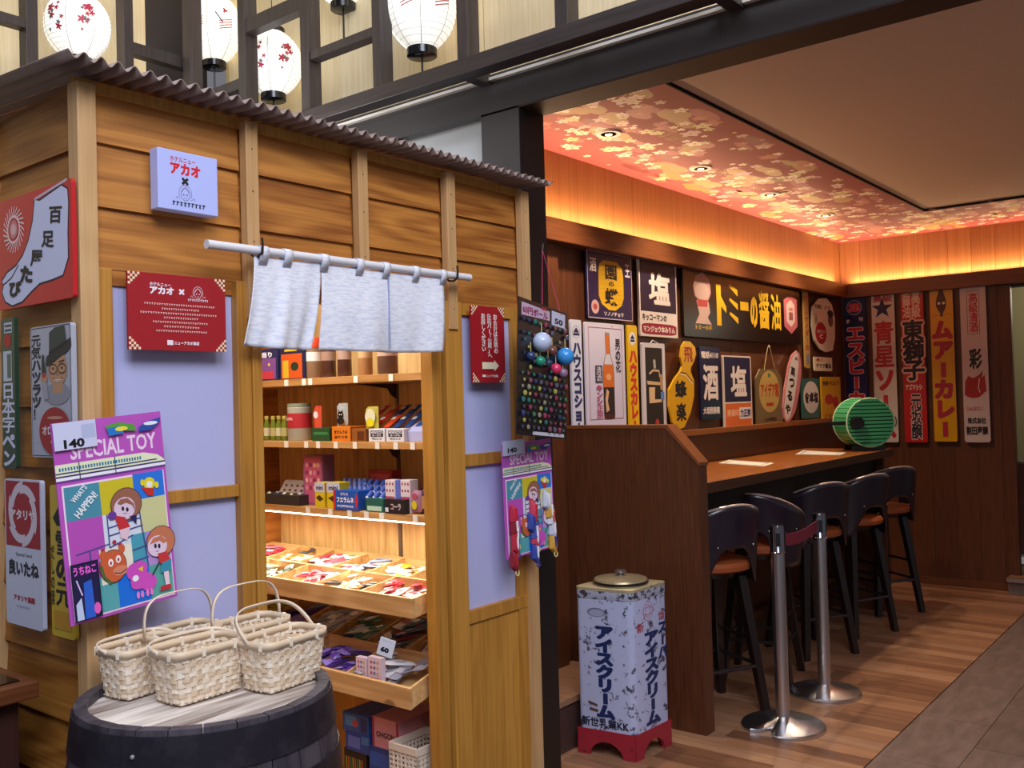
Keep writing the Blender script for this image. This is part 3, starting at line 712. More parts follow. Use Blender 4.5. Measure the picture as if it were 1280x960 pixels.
sh = wall_sheet('X', SV, (37.5, 410), (91.5, 573)); o = plate(sh, 'enamel_sign', 'worn portrait sign of a hatted man in round glasses holding a small bottle', 'sign', enamel('#a9acbc'), .012)
sh.frame(.02, .01, .98, .99, .0018, '#30303c')
SK = '#b88a68'
sh.vtext('元気ハツラツ！', .05, .06, .25, .72, '#1c1c30', .05)
K = lambda pts: [(.68 + (a_ - .70) * 1.32, .30 + (b_ - .30) * 1.28) for a_, b_ in pts]
sh.ell(.66, .52, .30, .085, '#8c8c98', 18); sh.poly(K([(.60, .38), (.80, .38), (.78, .47), (.62, .47)]), SK); sh.ell(.68, .335, .225, .135, SK, 24)
sh.poly(K([(.50, .25), (.95, .15), (.96, .20), (.88, .235), (.54, .31), (.48, .30)]), '#262a2c'); sh.poly(K([(.55, .24), (.56, .11), (.66, .085), (.84, .08), (.87, .17)]), '#34403c'); sh.line(K([(.55, .235), (.87, .175)]), .007, '#16181a')
for d in (.575, .79): sh.ring(d, .335, .10, .040, .0026, '#1a1414'); sh.ell(d, .33, .022, .009, '#1a1414', 8); sh.line([(d - .07, .285), (d + .06, .275)], .003, '#2a1c18')
sh.line([(.68, .33), (.665, .375), (.71, .38)], .0018, '#7a4c38'); sh.ell(.69, .415, .10, .020, '#f0e0d8', 12, 0, pi); sh.line([(.58, .40), (.63, .425), (.75, .425), (.80, .395)], .0018, '#6a2c20')
sh.poly([(.31, .22), (.36, .22), (.38, .30), (.41, .33), (.41, .42), (.30, .42), (.30, .33)], '#2c3826'); sh.ell(.36, .40, .08, .045, SK, 14); sh.ell(.36, .375, .05, .02, '#a83038', 12); sh.poly([(.30, .43), (.42, .43), (.46, .56), (.36, .56)], '#9c9ca8')
sh.ell(.60, .80, .38, .180, '#9a2428', 28); sh.text('オロナミン', .30, .76, .92, .83, '#d4c8d0', .05); sh.text('C', .50, .85, .72, .91, '#d4c8d0', .05)
sh.ell(.61, .70, .2, .012, '#c08878', 10); finish(sh, o)
sh = wall_sheet('X', SV, (5.5, 598), (54, 790)); o = plate(sh, 'enamel_sign', 'red and white seed sign with white swirl ring on the left wall', 'sign', enamel('#c2c6dc'), .010)
sh.rect(.03, .012, .97, .46, '#98202c'); sh.circ(.5, .235, .060, '#b8404a'); sh.circ(.5, .235, .052, '#98202c')
for i in range(6):
    t = i * pi / 3 + .3; pts = []
    for q in range(9): r = .060 + .010 * (q / 8); a = t + q / 8 * 1.35; pts.append((.5 + r * 1.12 / sh.w * cos(a), .235 + r * 1.12 / sh.h * sin(a)))
    for q in range(8, -1, -1): r = .060 - .008 * (1 - q / 8); a = t + q / 8 * 1.2; pts.append((.5 + r * .92 / sh.w * cos(a), .235 + r * .92 / sh.h * sin(a)))
    sh.poly(pts, '#ccc0d0'); sh.l -= .85
sh.l += 1
sh.text('アタリヤ', .16, .205, .84, .275, '#e0d0d8', .06); sh.text('Special Seed', .30, .50, .74, .53, '#484858', .01); sh.text('良いたね', .10, .55, .92, .66, '#101018', .06)
sh.text('アタリヤ農園', .22, .79, .80, .83, '#a02838', .04); sh.marks(.30, .86, .66, .875, 8, '#8890b0'); finish(sh, o)
sh = wall_sheet('X', SV, (62, 606), (93.5, 801)); o = plate(sh, 'enamel_sign', 'yellow vertical seasoning sign partly behind the pink toy sheet', 'sign', enamel('#c4a830'), .010)
sh.poly([(.12, .22), (.45, .12), (.75, .20), (.80, .26), (.30, .27)], '#17151c'); sh.vtext('雪の元', .26, .30, .88, .80, '#17151c', .05); sh.vtext('だしの素', .02, .4, .16, .8, '#17151c', .02); sh.rect(.12, .83, .88, .95, '#b88a28'); finish(sh, o)

# --- toy sheets
def toy_art(sh, full=True):
    sh.text('SPECIAL TOY', .14, .105, .93, .19, '#f0d8f0', .02)
    sh.poly([(.0, .205), (.80, .205), (.93, .225), (.985, .25), (1, .262), (0, .262)], '#e8ecc8'); sh.rect(0, .262, 1, .270, '#3a2a70'); sh.rect(0, .270, 1, .285, '#f0f0f8'); sh.rect(0, .285, 1, .295, '#6a3a90')
    for i in range(30):
        a = .03 + i * .025; sh.rect(a, .222, a + .015, .238, '#2a78a0'); sh.l -= .85
    sh.l += 1; sh.rect(.0, .246, .92, .252, '#2a3a80')
    for a in (.20, .52): sh.rect(a, .2, a + .008, .29, '#3a3a50')
    sh.rect(.035, .31, .975, .985, '#f4dcf4')
    blocks = [(.05, .32, .36, .49, '#4a90a8'), (.36, .32, .67, .49, '#d0c028'), (.67, .31, .965, .445, '#2a78e0'), (.67, .445, .965, .62, '#d0d098'), (.05, .49, .40, .66, '#b850b8'), (.05, .66, .40, .80, '#b850b8'),
              (.36, .49, .70, .66, '#d8e0f0'), (.60, .62, .78, .84, '#4aa0b8'), (.74, .62, .965, .80, '#b890d8'), (.74, .80, .965, .975, '#58a8a0'), (.30, .66, .60, .86, '#f0e8d8'), (.05, .80, .30, .975, '#4aa0a8'), (.30, .84, .44, .975, '#58a8b0'), (.44, .80, .74, .975, '#1070e0')]
    for q in blocks: sh.rect(*q)
    for pts in (([(.10, .66), (.40, .64)],), ([(.22, .65), (.22, .74)],), ([(.40, .49), (.40, .66)],), ([(.70, .49), (.74, .80)],), ([(.40, .56), (.70, .54)],), ([(.40, .60), (.72, .58)],), ([(.60, .70), (.74, .69)],), ([(.60, .76), (.75, .75)],), ([(.40, .66), (.62, .62)],)):
        sh.line(pts[0], .003, '#4a4a90')
    sh.text("WHAT'S", .09, .345, .26, .375, '#e8f0f8', .03, rot=-.75); sh.text('HAPPEN!', .10, .40, .35, .44, '#e8f0f8', .03, rot=-.75)
    sh.ell(.82, .37, .055, .032, '#e8d820'); sh.ell(.755, .36, .02, .018, '#e8d820', 10); sh.ell(.89, .385, .02, .018, '#e8d820', 10); sh.ell(.82, .375, .03, .018, '#f0f0f0', 12); sh.poly([(.74, .385), (.86, .40), (.85, .44), (.80, .435)], '#c83028')
    INK = '#2a2038'
    # climbing child, plain figure
    sh.circ(.585, .455, .037, INK); sh.circ(.585, .455, .0355, '#9a6450'); sh.circ(.565, .475, .025, '#e0c8e0'); sh.ell(.548, .475, .013, .012, INK, 10); sh.ell(.588, .484, .013, .012, INK, 10); sh.line([(.55, .497), (.565, .503), (.582, .500)], .0012, INK); sh.poly([(.50, .445), (.53, .425), (.60, .425), (.655, .46), (.66, .50), (.635, .465), (.58, .448), (.53, .455)], '#9a6450')
    sh.poly([(.46, .50), (.56, .52), (.60, .575), (.50, .585)], '#c83038'); sh.ell(.445, .50, .04, .022, '#6a3a9a'); sh.poly([(.50, .58), (.60, .575), (.56, .64), (.50, .62)], '#e8c8d8'); sh.poly([(.60, .52), (.67, .52), (.66, .57)], '#28245a')
    for a, b in ((.44, .635), (.49, .655), (.33, .665)): sh.ell(a, b, .02, .011, '#b03048', 10)
    # orange bear head
    sh.ell(.41, .755, .125, .085, INK); sh.ell(.41, .755, .12, .081, '#d06038'); sh.ell(.33, .69, .035, .022, '#d06038', 14); sh.ell(.50, .675, .03, .022, '#d06038', 14); sh.ell(.39, .735, .024, .02, '#f8f0f0', 12); sh.ell(.46, .725, .024, .02, '#f8f0f0', 12)
    sh.ell(.39, .737, .01, .01, '#b03048', 8); sh.ell(.46, .727, .01, .01, '#b03048', 8); sh.ell(.47, .785, .07, .026, '#d88868'); sh.line([(.41, .79), (.47, .80), (.53, .785)], .002, INK); sh.line([(.30, .74), (.32, .80), (.38, .84)], .006, '#4a6a38')
    # pink poodle
    for a, b, r in ((.60, .81, .020), (.65, .80, .018), (.63, .86, .020), (.72, .88, .020), (.68, .865, .019), (.60, .875, .012)): sh.circ(a, b, r, '#d050c0', 14); sh.l -= .85
    sh.l += 1; sh.ell(.60, .845, .03, .016, '#f0f0f8')
    for a in (.61, .65, .70, .74): sh.ell(a, .935, .016, .02, '#e880d0', 8)
    sh.poly([(.63, .80), (.68, .79), (.67, .82)], '#e8c820')
    # girl on the right
    sh.circ(.875, .685, .036, INK); sh.circ(.875, .685, .0345, '#c87858'); sh.circ(.835, .705, .024, '#e4cce4'); sh.ell(.815, .703, .013, .013, INK, 10); sh.ell(.852, .708, .013, .013, INK, 10); sh.line([(.815, .73), (.83, .735), (.845, .73)], .0012, INK); sh.poly([(.76, .69), (.80, .66), (.88, .655), (.93, .69), (.90, .70), (.86, .68), (.80, .685)], '#c87858')
    sh.poly([(.83, .745), (.92, .745), (.95, .80), (.84, .80)], '#c83838'); sh.poly([(.86, .80), (.96, .79), (.94, .85), (.84, .85)], '#3890b0'); sh.poly([(.87, .85), (.92, .85), (.92, .92), (.88, .92)], '#f0d0e0'); sh.poly([(.83, .92), (.93, .92), (.93, .945), (.82, .945)], '#c02838')
    sh.line([(.84, .79), (.76, .85)], .003, INK)
    sh.poly([(.46, .04), (.58, .03), (.72, .05), (.74, .085), (.60, .075), (.48, .09)], '#58a040'); sh.poly([(.47, .055), (.60, .05), (.62, .09), (.48, .095)], '#2a78c8'); sh.ell(.60, .065, .06, .012, '#f0e040', 12)
    sh.poly([(.76, .07), (.84, .045), (.98, .03), (.97, .055), (.88, .09), (.76, .09)], '#2a50a8'); sh.ell(.88, .055, .07, .010, '#e8f0f8', 12, 0, 6.28)
def rot_sheet(y, tl, tr, bl):
    a, b, c = P(*tl, 'Y', y), P(*tr, 'Y', y), P(*bl, 'Y', y)
    u = (b - a); u.y = 0; w = u.length; u.normalize(); v = V((-u.z, 0, u.x)); h = (a - c).dot(v)
    return Sheet(a, u, v, w, h)
sh = rot_sheet(1.99, (63, 530), (200, 514), (90, 783))
o = plate(sh, 'toy_sheet', 'large pink cartoon toy backing sheet leaning at the stall corner above the baskets', 'toy sheet', mat('pink_card', '#bc56c0', .4), .003, .001)
toy_art(sh)
sh.rect(0, 0, .37, .135, '#ccd0ee'); sh.rect(.24, .02, .36, .09, '#b4bce0'); sh.text('140', .08, .085, .26, .13, '#101014', .05)
sh.rect(.03, .70, .27, .985, '#1c1848'); sh.text('うちねこ', .05, .715, .25, .76, '#e860d0', .06, out='#201030'); sh.poly([(.13, .80), (.20, .79), (.21, .98), (.12, .98)], '#2a60d0'); sh.poly([(.05, .90), (.10, .87), (.11, .98), (.05, .98)], '#c0d0f0'); sh.ell(.23, .94, .03, .03, '#e860c0', 10); sh.line([(.07, .78), (.11, .86)], .003, '#d8c0f0'); sh.frame(.03, .70, .27, .985, .002, '#0c0c20')
finish(sh, o, 'print')
sh = rot_sheet(1.99, (627, 556), (688, 548), (634, 700))
o = plate(sh, 'toy_sheet', 'smaller toy sheet with packs of capsule toys hanging beside the black column', 'toy sheet', mat('pink_card', '#bc56c0', .4), .003, .001)
toy_art(sh); sh.rect(-.02, -.03, .42, .10, '#ccd0ee'); sh.text('140', .08, .035, .26, .08, '#101014', .05); finish(sh, o, 'print')
rr = random.Random(5)
for i in range(15):
    a, b = .10 + (i % 3) * .37 + rr.uniform(-.05, .05), .60 + (i // 3) * .095 + rr.uniform(-.03, .03) - (.05 if i % 3 == 2 else 0)
    p = sh.at(a, b, .012); c1 = ('#b82a44', '#c8ccdc', '#3a4aa0', '#b03030', '#d8dce8', '#c84058', '#8a2030', '#d0a040', '#4858b0')[(i * 5) % 9]
    mb = MB(); ax = sh.u * .018 * cos(.5) + sh.v * .018 * sin(.9); mb.tube([p - sh.v * .038 + sh.u * .012, p - sh.v * .018, p + sh.v * .016, p + sh.v * .034 - sh.u * .01], [.008, .017, .015, .003], C(c1), 8)
    q = mb.build('toy_pouch', o, smooth=True)
    MB().tube([p - sh.v * .02 + sh.n * .012, p + sh.v * .02 + sh.n * .014], .005, C(rr.choice(('#e8e8f0', '#2a3a90', '#c02030'))), 6).build('capsule', q, smooth=True)
    MB().tube([p - sh.v * .045 + sh.u * (.012 + .009 * cos(t * pi / 5)) + sh.v * .009 * sin(t * pi / 5) + sh.n * .004 for t in range(10)], .0025, C('#2c3c8c' if i % 2 else '#d8c890'), 5, True).build('toy_ring', q, smooth=True)

# --- black board of ball toys hanging on the column
A, B = D(648, 370, 3.02), D(709, 392, 3.34)
u = (B - A).normalized(); v = (V((0, 0, 1)) - u * u.z).normalized()
sh = Sheet(A, u, v, (B - A).length, .445)
o = plate(sh, 'ball_board', 'black card of bouncy balls and key rings on a pink cord by the column', 'toy board', mat('black_card', '#15121a', .35), .003, .001)
sh.poly([(.06, .03), (.62, .035), (.62, .105), (.06, .125)], '#c8b0d0'); sh.text('60円ボール', .08, .05, .58, .11, '#8a2050', .05); sh.rect(.66, .02, .95, .13, '#ccd0ee'); sh.text('50', .72, .07, .90, .115, '#101014', .05); sh.rect(.3, .965, .95, .99, '#d0d4e8'); sh.rect(.45, .02, .55, .04, '#b02030')
finish(sh, o, 'print')
hk = P(673, 312, 'Y', 2.132)
MB().tube([hk, hk + V((0, -.02, 0)), hk + V((0, -.022, .02))], .003, CHROME, 6).build('hook', o)
MB().tube([sh.at(.45, 0, .002), hk + V((0, -.018, 0)), sh.at(.85, .03, .002)], .0015, C('#b03060'), 5).build('cord', o)
for a, b, r, c_ in ((.36, .30, .033, '#b8c4e0'), (.86, .36, .031, '#3a90d8'), (.38, .44, .018, '#2a8a70'), (.70, .47, .019, '#d83868'), (.86, .49, .017, '#8a7090'), (.20, .42, .016, '#2c3c68'), (.55, .44, .015, '#304058'), (.62, .34, .018, '#6a4038')):
    p = sh.at(a, b, r * .6); q = MB(); q.ball(p, r, r, r, C(c_, .2), 18, 12); q.build('bouncy_ball', o, smooth=True)
    MB().tube([p + V((0, 0, r)), p + V((0, 0, r + .03))], .0015, C('#c8b880'), 5).build('ball_loop', o)
bd = MB(); rr = random.Random(9)
for j in range(17):
    for i in range(9):
        a, b = .08 + i * .105 + (j % 2) * .03, .155 + j * .049
        if b < .52 and b > .2 and not (j < 1): 
            if rr.random() < .75: continue
        r = rr.uniform(.004, .008); bd.ball(sh.at(min(a, .95), b, r), r, r, r * 1.3, C(rr.choice(('#2a6a64', '#8a3450', '#3a3a6a', '#8a8470', '#5a5468', '#2c3450', '#7a4a50', '#3c7054', '#a09c54', '#4a4048', '#383040')), .25), 6, 4)
tag(bd.build('charm_beads', o, smooth=True), kind='stuff')

# ================================================================== THE BAR
dv = thing('bar_divider', 'dark walnut end panel of the counter with sloping top edge', 'divider', (3.80, 2.3, 0))
PX0, PX1 = 3.765, 3.845
prof = [(2.685, 0), (1.972, 0), (1.972, 1.19), (2.125, 1.355), (2.685, 1.355)]
MB().prism([V((PX0, y, z)) for y, z in prof][::-1], (PX1 - PX0, 0, 0), DARKW).build('panel', dv)
CAPW = wood('cap_walnut', '#5c2e16', '#8e5430', 'Y', .35, fine=90, bands=.1, knots=False, vary=.05)
MB().prism([V((PX0 - .004, y, z)) for y, z in [(1.966, 1.188), (1.966, 1.204), (2.122, 1.372), (2.685, 1.372), (2.685, 1.356), (2.130, 1.356)]], (PX1 - PX0 + .008, 0, 0), CAPW).build('cap', dv)
bc_ = thing('bench_box', 'low timber ledge between the black column and the divider', 'ledge', (3.5, 2.55, 0))
Bx('top', bc_, 3.15, 3.762, 2.36, 2.685, .20, .225, fw[3]); Bx('riser', bc_, 3.16, 3.762, 2.372, 2.685, 0, .20, mat('ledge_riser', '#4a3430', .5))
ct = thing('bar_counter', 'long teak bar counter with dark underside along the sign wall', 'counter', (5.2, 2.3, 0))
CX1 = 6.62
Bx('countertop', ct, PX1, CX1, 2.0, 2.60, 1.062, 1.102, COUNT, .003)
Bx('front_edge', ct, PX1, CX1 + .004, 1.992, 2.0, 1.055, 1.103, wood('edge_walnut', '#2c160c', '#4e2a18', 'X', .4, bands=.1, knots=False))
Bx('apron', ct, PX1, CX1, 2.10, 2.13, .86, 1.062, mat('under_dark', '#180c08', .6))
Bx('knee_wall', ct, PX1, CX1, 2.42, 2.60, 0, 1.062, DARKW)
Bx('end_support', ct, CX1 - .05, CX1, 2.05, 2.42, 0, 1.062, DARKW)
Bx('foot_rail', ct, PX1, CX1 - .05, 2.36, 2.39, .20, .23, DARKH)
lg = thing('sign_ledge', 'walnut ledge along the sign wall behind the counter', 'ledge', (5.6, 2.65, 1.1))
Bx('shelf_top', lg, PX1, 7.62, 2.612, 2.688, 1.270, 1.300, wood('ledge_wood', '#5a2e16', '#8a5028', 'X', .35, fine=90, bands=.1, knots=False))
Bx('backsplash', lg, PX1, 7.62, 2.640, 2.688, 1.102 - .3, 1.270, wood('splash_wood', '#3c1c0c', '#5e3018', 'Z', .4, fine=90, bands=.1, knots=False))
# napkins
for pts, lab in ((((898, 579), (912, 575), (968, 579), (955, 583)), 'printed white paper mat on the counter nearest the divider'), (((994, 568), (1004, 563), (1058, 566), (1050, 569)), 'printed white paper mat on the counter nearer the green drum')):
    q = [P(*p, 'Z', 1.1035) for p in pts]; c = sum(q, V((0, 0, 0))) / 4
    o = MB().prism(q, (0, 0, .0012), C('#d8d4cc')).build('paper_mat', None, loc=c); tag(o, lab, 'paper')
    mb = MB(); e = V((0, 0, .0016))
    for i in range(4):
        a, b = c + (q[i] - c) * .8 + e, c + (q[(i + 1) % 4] - c) * .8 + e; mb.bar(a, b, .008, .0004, C('#6a605c'))
    mb.build('printed_border', o)

# --- signs on the sign wall
WY = 2.655
def wsign(tl, br, name, label, base, th=.012, r=.012, val=WY, axis='Y', pts=None, en=True):
    sh = wall_sheet(axis, val, tl, br); return sh, plate(sh, name, label, 'sign', enamel(base) if en else C(base), th, r, pts)
NAVY = '#1c1a48'; YEL = '#d8a818'; OFFW = '#d8ccc8'; INKK = '#141018'; RD = '#b02430'
sh, o = wsign((733, 311), (791, 402), 'enamel_sign', 'navy enamel sign with yellow lantern shape, first in the top row', NAVY)
sh.frame(.0, .0, 1, 1, .005, '#b8a8b8')
sh.poly([(.27, .18), (.36, .12), (.66, .12), (.77, .20), (.80, .34), (.80, .66), (.74, .78), (.60, .86), (.46, .86), (.30, .78), (.24, .66), (.24, .30)], YEL)
for i in range(9): sh.line([(.25, .2 + i * .07), (.79, .2 + i * .07)], .0015, '#b88a10'); sh.l -= .85
sh.l += 1
sh.text('園', .38, .17, .66, .41, INKK, .07); sh.text('の', .46, .43, .58, .50, INKK, .05); sh.text('蝶', .36, .52, .68, .80, INKK, .07)
sh.text('酒', .05, .10, .20, .32, OFFW, .05); sh.text('王', .84, .12, .96, .33, OFFW, .05); sh.circ(.15, .83, .036, '#c8a0a0'); sh.ell(.15, .83, .045, .045, '#a84848', 14); sh.text('ソノノチョウ', .34, .885, .78, .95, OFFW, .05); finish(sh, o)
sh, o = wsign((797.5, 320), (847.5, 423), 'enamel_sign', 'dark glossy salt sign with big white character over a white and red caption', OFFW)
sh.frame(0, 0, 1, 1, .004, '#c8b8b8'); sh.rect(.03, .02, .97, .68, '#241a34'); sh.text('塩', .22, .15, .84, .60, OFFW, .08); sh.text('キッコーマンの', .06, .71, .70, .80, INKK, .05)
sh.poly([(.04 + q[0] * .92, .83 + q[1] * .14) for q in rrect(.22, 1, 1)], '#8e1c34'); sh.text('マンジョウ本みりん', .08, .86, .92, .945, OFFW, .05); finish(sh, o)
sh, o = wsign((853, 333), (1001.5, 431), 'enamel_sign', 'long black board with big yellow lettering and pink hexagon, top row centre', '#17100e', .016, .01)
sh.l += 2
sh.poly([(.09, .10), (.14, .03), (.19, .12), (.20, .32), (.18, .44), (.13, .48), (.08, .40), (.07, .25)], '#b88c88'); sh.ell(.135, .32, .055, .13, '#c8a8a0', 20); sh.poly([(.09, .46), (.18, .46), (.19, .62), (.17, .70), (.20, .80), (.08, .80), (.11, .66)], '#c8a8a0')
sh.poly([(.095, .44), (.175, .44), (.17, .54), (.10, .55)], '#b84848'); sh.text('トミーの子', .08, .82, .20, .89, '#c8a040', .04)
sh.poly([(.24, .17), (.275, .17), (.275, .34), (.315, .50), (.315, .60), (.275, .50), (.275, .80), (.24, .80)], '#e0b020')
for k in range(3): sh.poly([(.34, .17 + k * .22), (.345, .13 + k * .22), (.41, .21 + k * .22), (.41, .31 + k * .22)], '#e0b020')
sh.rect(.43, .38, .50, .52, '#e0b020'); sh.text('の', .515, .26, .58, .78, '#e0b020', .06); sh.text('醤', .59, .15, .69, .80, '#e0b020', .05); sh.text('油', .70, .15, .80, .80, '#e0b020', .05)
sh.poly([(.83, .24), (.90, .12), (.965, .20), (.965, .68), (.90, .82), (.83, .70)], '#b86068'); sh.poly([(.855, .32), (.90, .22), (.94, .30), (.94, .60), (.90, .70), (.855, .62)], '#d0b0ac')
sh.rect(.88, .36, .92, .42, '#b87070'); sh.rect(.88, .44, .92, .58, '#8a5050'); finish(sh, o)
sh, o = wsign((1004, 363), (1013, 460), 'enamel_sign', 'very narrow yellow strip sign beside the long black board', '#b89050'); sh.vtext('三ツ矢サイダーの', .15, .06, .85, .78, '#8e2028', .03); sh.rect(.2, .82, .8, .95, '#6a7a90'); finish(sh, o)
ov = [(.30, .04), (.65, 0), (.88, .10), (1, .35), (.98, .72), (.86, .96), (.55, 1), (.30, .95), (.08, .80), (0, .55), (.04, .20)]
sh, o = wsign((1014, 369), (1045, 441), 'enamel_sign', 'cream oval drink sign with portrait and red disc near the wall corner', '#d8c8b0', pts=ov)
sh.text('元気！ハツ', .12, .14, .80, .22, INKK, .04); sh.ell(.36, .66, .24, .20, '#a82028'); sh.text('オロナミン', .18, .60, .54, .66, OFFW, .04); sh.text('C', .30, .68, .44, .76, OFFW, .04); sh.ell(.80, .40, .12, .13, '#7a5a50', 16); sh.ell(.80, .28, .14, .07, '#2c2830', 12); sh.vtext('ハツラツ', .10, .30, .22, .50, INKK, .03); finish(sh, o)
sh, o = wsign((1018, 446), (1040.5, 464), 'enamel_sign', 'small cream card sign with black script under the oval sign', '#d8c4a4'); sh.text('ヤマサ醤油', .08, .45, .92, .80, INKK, .04); sh.text('最上', .1, .1, .5, .3, RD, .03); finish(sh, o)
sh, o = wsign((713, 399), (730.5, 545), 'enamel_sign', 'white vertical pepper sign with navy katakana, far left above the divider', '#c8cce0'); sh.ring(.5, .105, .36, .055, .0015, INKK); sh.poly([(.5, .065), (.78, .11), (.22, .11)], NAVY); sh.rect(.22, .115, .78, .135, NAVY)
sh.vtext('ハウスコショー', .18, .19, .84, .985, '#1c2a5c', .07); finish(sh, o)
sh, o = wsign((731, 402), (783.5, 545), 'enamel_sign', 'white sake poster sign with orange bottle above the divider', '#c8c4dc'); sh.frame(.0, .0, 1, 1, .004, '#e0d8e4'); sh.frame(.07, .04, .93, .84, .004, '#8a4a5c')
sh.poly([(.50, .08), (.60, .08), (.61, .26), (.60, .30), (.68, .36), (.70, .44), (.70, .82), (.64, .84), (.48, .84), (.42, .82), (.42, .44), (.44, .36), (.52, .30)], '#c86828'); sh.line([(.50, .08), (.60, .08), (.61, .26), (.68, .36), (.70, .44), (.70, .82), (.64, .84), (.48, .84), (.42, .82), (.42, .44), (.44, .36), (.50, .26)], .0035, '#4a241c', True); sh.rect(.51, .08, .595, .10, '#8a8a90'); sh.poly([(.45, .36), (.53, .27), (.60, .27), (.67, .36)], '#c8c8d8')
sh.rect(.425, .56, .695, .80, '#241c1c'); sh.poly([(.50, .57), (.56, .60), (.52, .68), (.56, .76), (.48, .78), (.46, .66)], '#d0a888'); sh.rect(.43, .80, .69, .84, '#4a1c18'); sh.ell(.56, .47, .07, .03, '#e0a070', 12)
sh.vtext('男の花', .76, .13, .88, .43, INKK, .04); sh.rect(.22, .37, .40, .52, '#20202c'); sh.vtext('清酒', .25, .38, .37, .51, '#c8c4dc', .02); sh.vtext('キンシ正宗', .24, .54, .38, .83, '#a8406c', .05); finish(sh, o)
sh, o = wsign((784, 406), (800, 545), 'enamel_sign', 'yellow vertical curry sign with red katakana, left of the framed picture', '#dcb018'); sh.ell(.5, .12, .34, .06, '#d8d8e0'); sh.poly([(.5, .085), (.74, .125), (.26, .125)], NAVY); sh.rect(.28, .13, .72, .15, NAVY)
sh.vtext('ハウスカレー', .18, .22, .84, .97, '#c02820', .08); finish(sh, o)
sh, o = wsign((802, 428), (834, 545), 'framed_picture', 'white framed black picture with cream brush strokes', '#c8c4cc', en=False); o['category'] = 'picture'
sh.rect(.13, .05, .87, .93, '#1c1614'); sh.circ(.52, .20, .014, '#a8a8a0'); sh.rect(.48, .22, .58, .27, '#a8a8a0'); sh.line([(.28, .33), (.45, .29), (.72, .295), (.74, .36)], .012, '#c8a880'); sh.poly([(.18, .40), (.84, .42), (.84, .45), (.20, .44)], '#c8a880'); sh.poly([(.26, .47), (.52, .47), (.50, .60), (.80, .60), (.80, .63), (.26, .64)], '#d0b088'); sh.poly([(.74, .33), (.88, .33), (.86, .50), (.76, .50)], '#a88860'); sh.rect(.76, .52, .92, .60, '#5080c0'); sh.circ(.58, .85, .022, '#a03030'); finish(sh, o, 'artwork')
MB().tube([sh.at(.4, .0, -.004), sh.at(.5, -.03, -.004), sh.at(.75, 0, -.004)], .003, C('#c8c4cc'), 6).build('frame_hook', o)
gd = [(.62, 0), (.80, 0), (.97, .06), (1, .14), (.92, .22), (.80, .29), (.78, .34), (.90, .44), (.88, .62), (.74, .80), (.50, .96), (.30, .98), (.10, .90), (0, .72), (.02, .54), (.22, .42), (.42, .34), (.50, .28), (.44, .18), (.50, .06)]
sh, o = wsign((834, 425), (873, 537), 'enamel_sign', 'yellow gourd-shaped sign with black characters', '#cf9c18', pts=gd, val=2.64)
sh.text('飛', .55, .06, .88, .24, '#8e2a18', .05); sh.line([(.42, .35), (.62, .36), (.86, .46)], .005, INKK); sh.line([(.40, .37), (.60, .385), (.84, .48)], .004, '#e0e0e8'); sh.text('蜂', .20, .43, .64, .64, INKK, .09); sh.text('楽', .22, .68, .60, .90, INKK, .09); finish(sh, o)
sh, o = wsign((874, 433), (902, 523), 'enamel_sign', 'navy liquor sign with tall white character beside the gourd sign', '#18163c'); sh.text('電話4110', .08, .06, .92, .16, OFFW, .05); sh.text('酒', .10, .22, .92, .76, OFFW, .08); sh.text('大垣税務署', .10, .83, .92, .93, OFFW, .04); finish(sh, o)
sh, o = wsign((903.5, 444), (941, 533), 'enamel_sign', 'salt sign in navy over orange standing on the ledge', '#d8c8c0'); sh.rect(.03, .02, .97, .64, '#18163c'); sh.text('塩', .22, .12, .84, .58, OFFW, .07); sh.rect(.03, .66, .97, .98, '#c86028'); sh.text('清酒印', .08, .74, .50, .84, '#e0a888', .04); sh.rect(.52, .72, .95, .88, OFFW); sh.text('力正宗', .55, .74, .93, .86, '#1c2a6c', .06); finish(sh, o)
oc = [(0, .42), (.10, .24), (.90, .24), (1, .42), (1, 1), (0, 1)]
sh, o = wsign((943.5, 430), (979, 530), 'hanging_board', 'weathered brown board with round red-lettered label hanging on string', '#6e5c40', pts=[(0, .42), (.18, .30), (.82, .30), (1, .42), (1, 1), (0, 1)])
sh.ell(.5, .58, .40, .26, '#b09050'); sh.text('アイデア糊', .16, .47, .86, .66, '#a03020', .06); sh.ell(.5, .38, .05, .03, '#3a7050', 8); sh.rect(.36, .72, .64, .76, '#a03020'); sh.text('山本商店', .3, .90, .74, .95, '#2c2018', .03); finish(sh, o)
MB().tube([sh.at(.30, .32, .002), sh.at(.46, .03, .004), sh.at(.54, .03, .004), sh.at(.74, .32, .002)], .0022, C('#b8a070'), 5).build('string', o); MB().lathe(sh.at(.5, .02, .006), [(.0001, -.004), (.010, -.004), (.010, .004), (.0001, .004)], C('#c8b090'), 10, 'Y').build('peg', o)
su = [(.78, 0), (.92, .04), (1, .16), (.98, .34), (.84, .60), (.60, .86), (.34, .98), (.14, 1), (.03, .94), (0, .80), (.10, .54), (.34, .22), (.56, .06)]
sh, o = wsign((977, 437), (1004, 526), 'enamel_sign', 'tilted surfboard-shaped white sign with pink edge and black brush writing', '#c87880', pts=su, val=2.645)
sh.poly([(.76, .02), (.84, .06), (.84, .22), (.72, .46), (.52, .74), (.32, .93), (.14, .98), (.06, .92), (.04, .80), (.14, .54), (.38, .22), (.58, .07)], '#d8ccc8')
for c, a, b in (('御', .66, .15), ('菓', .54, .30), ('つ', .46, .46), ('る', .34, .64), ('や', .22, .82)): sh.text(c, a - .13, b - .07, a + .13, b + .07, INKK, .06, rot=.2)
finish(sh, o)
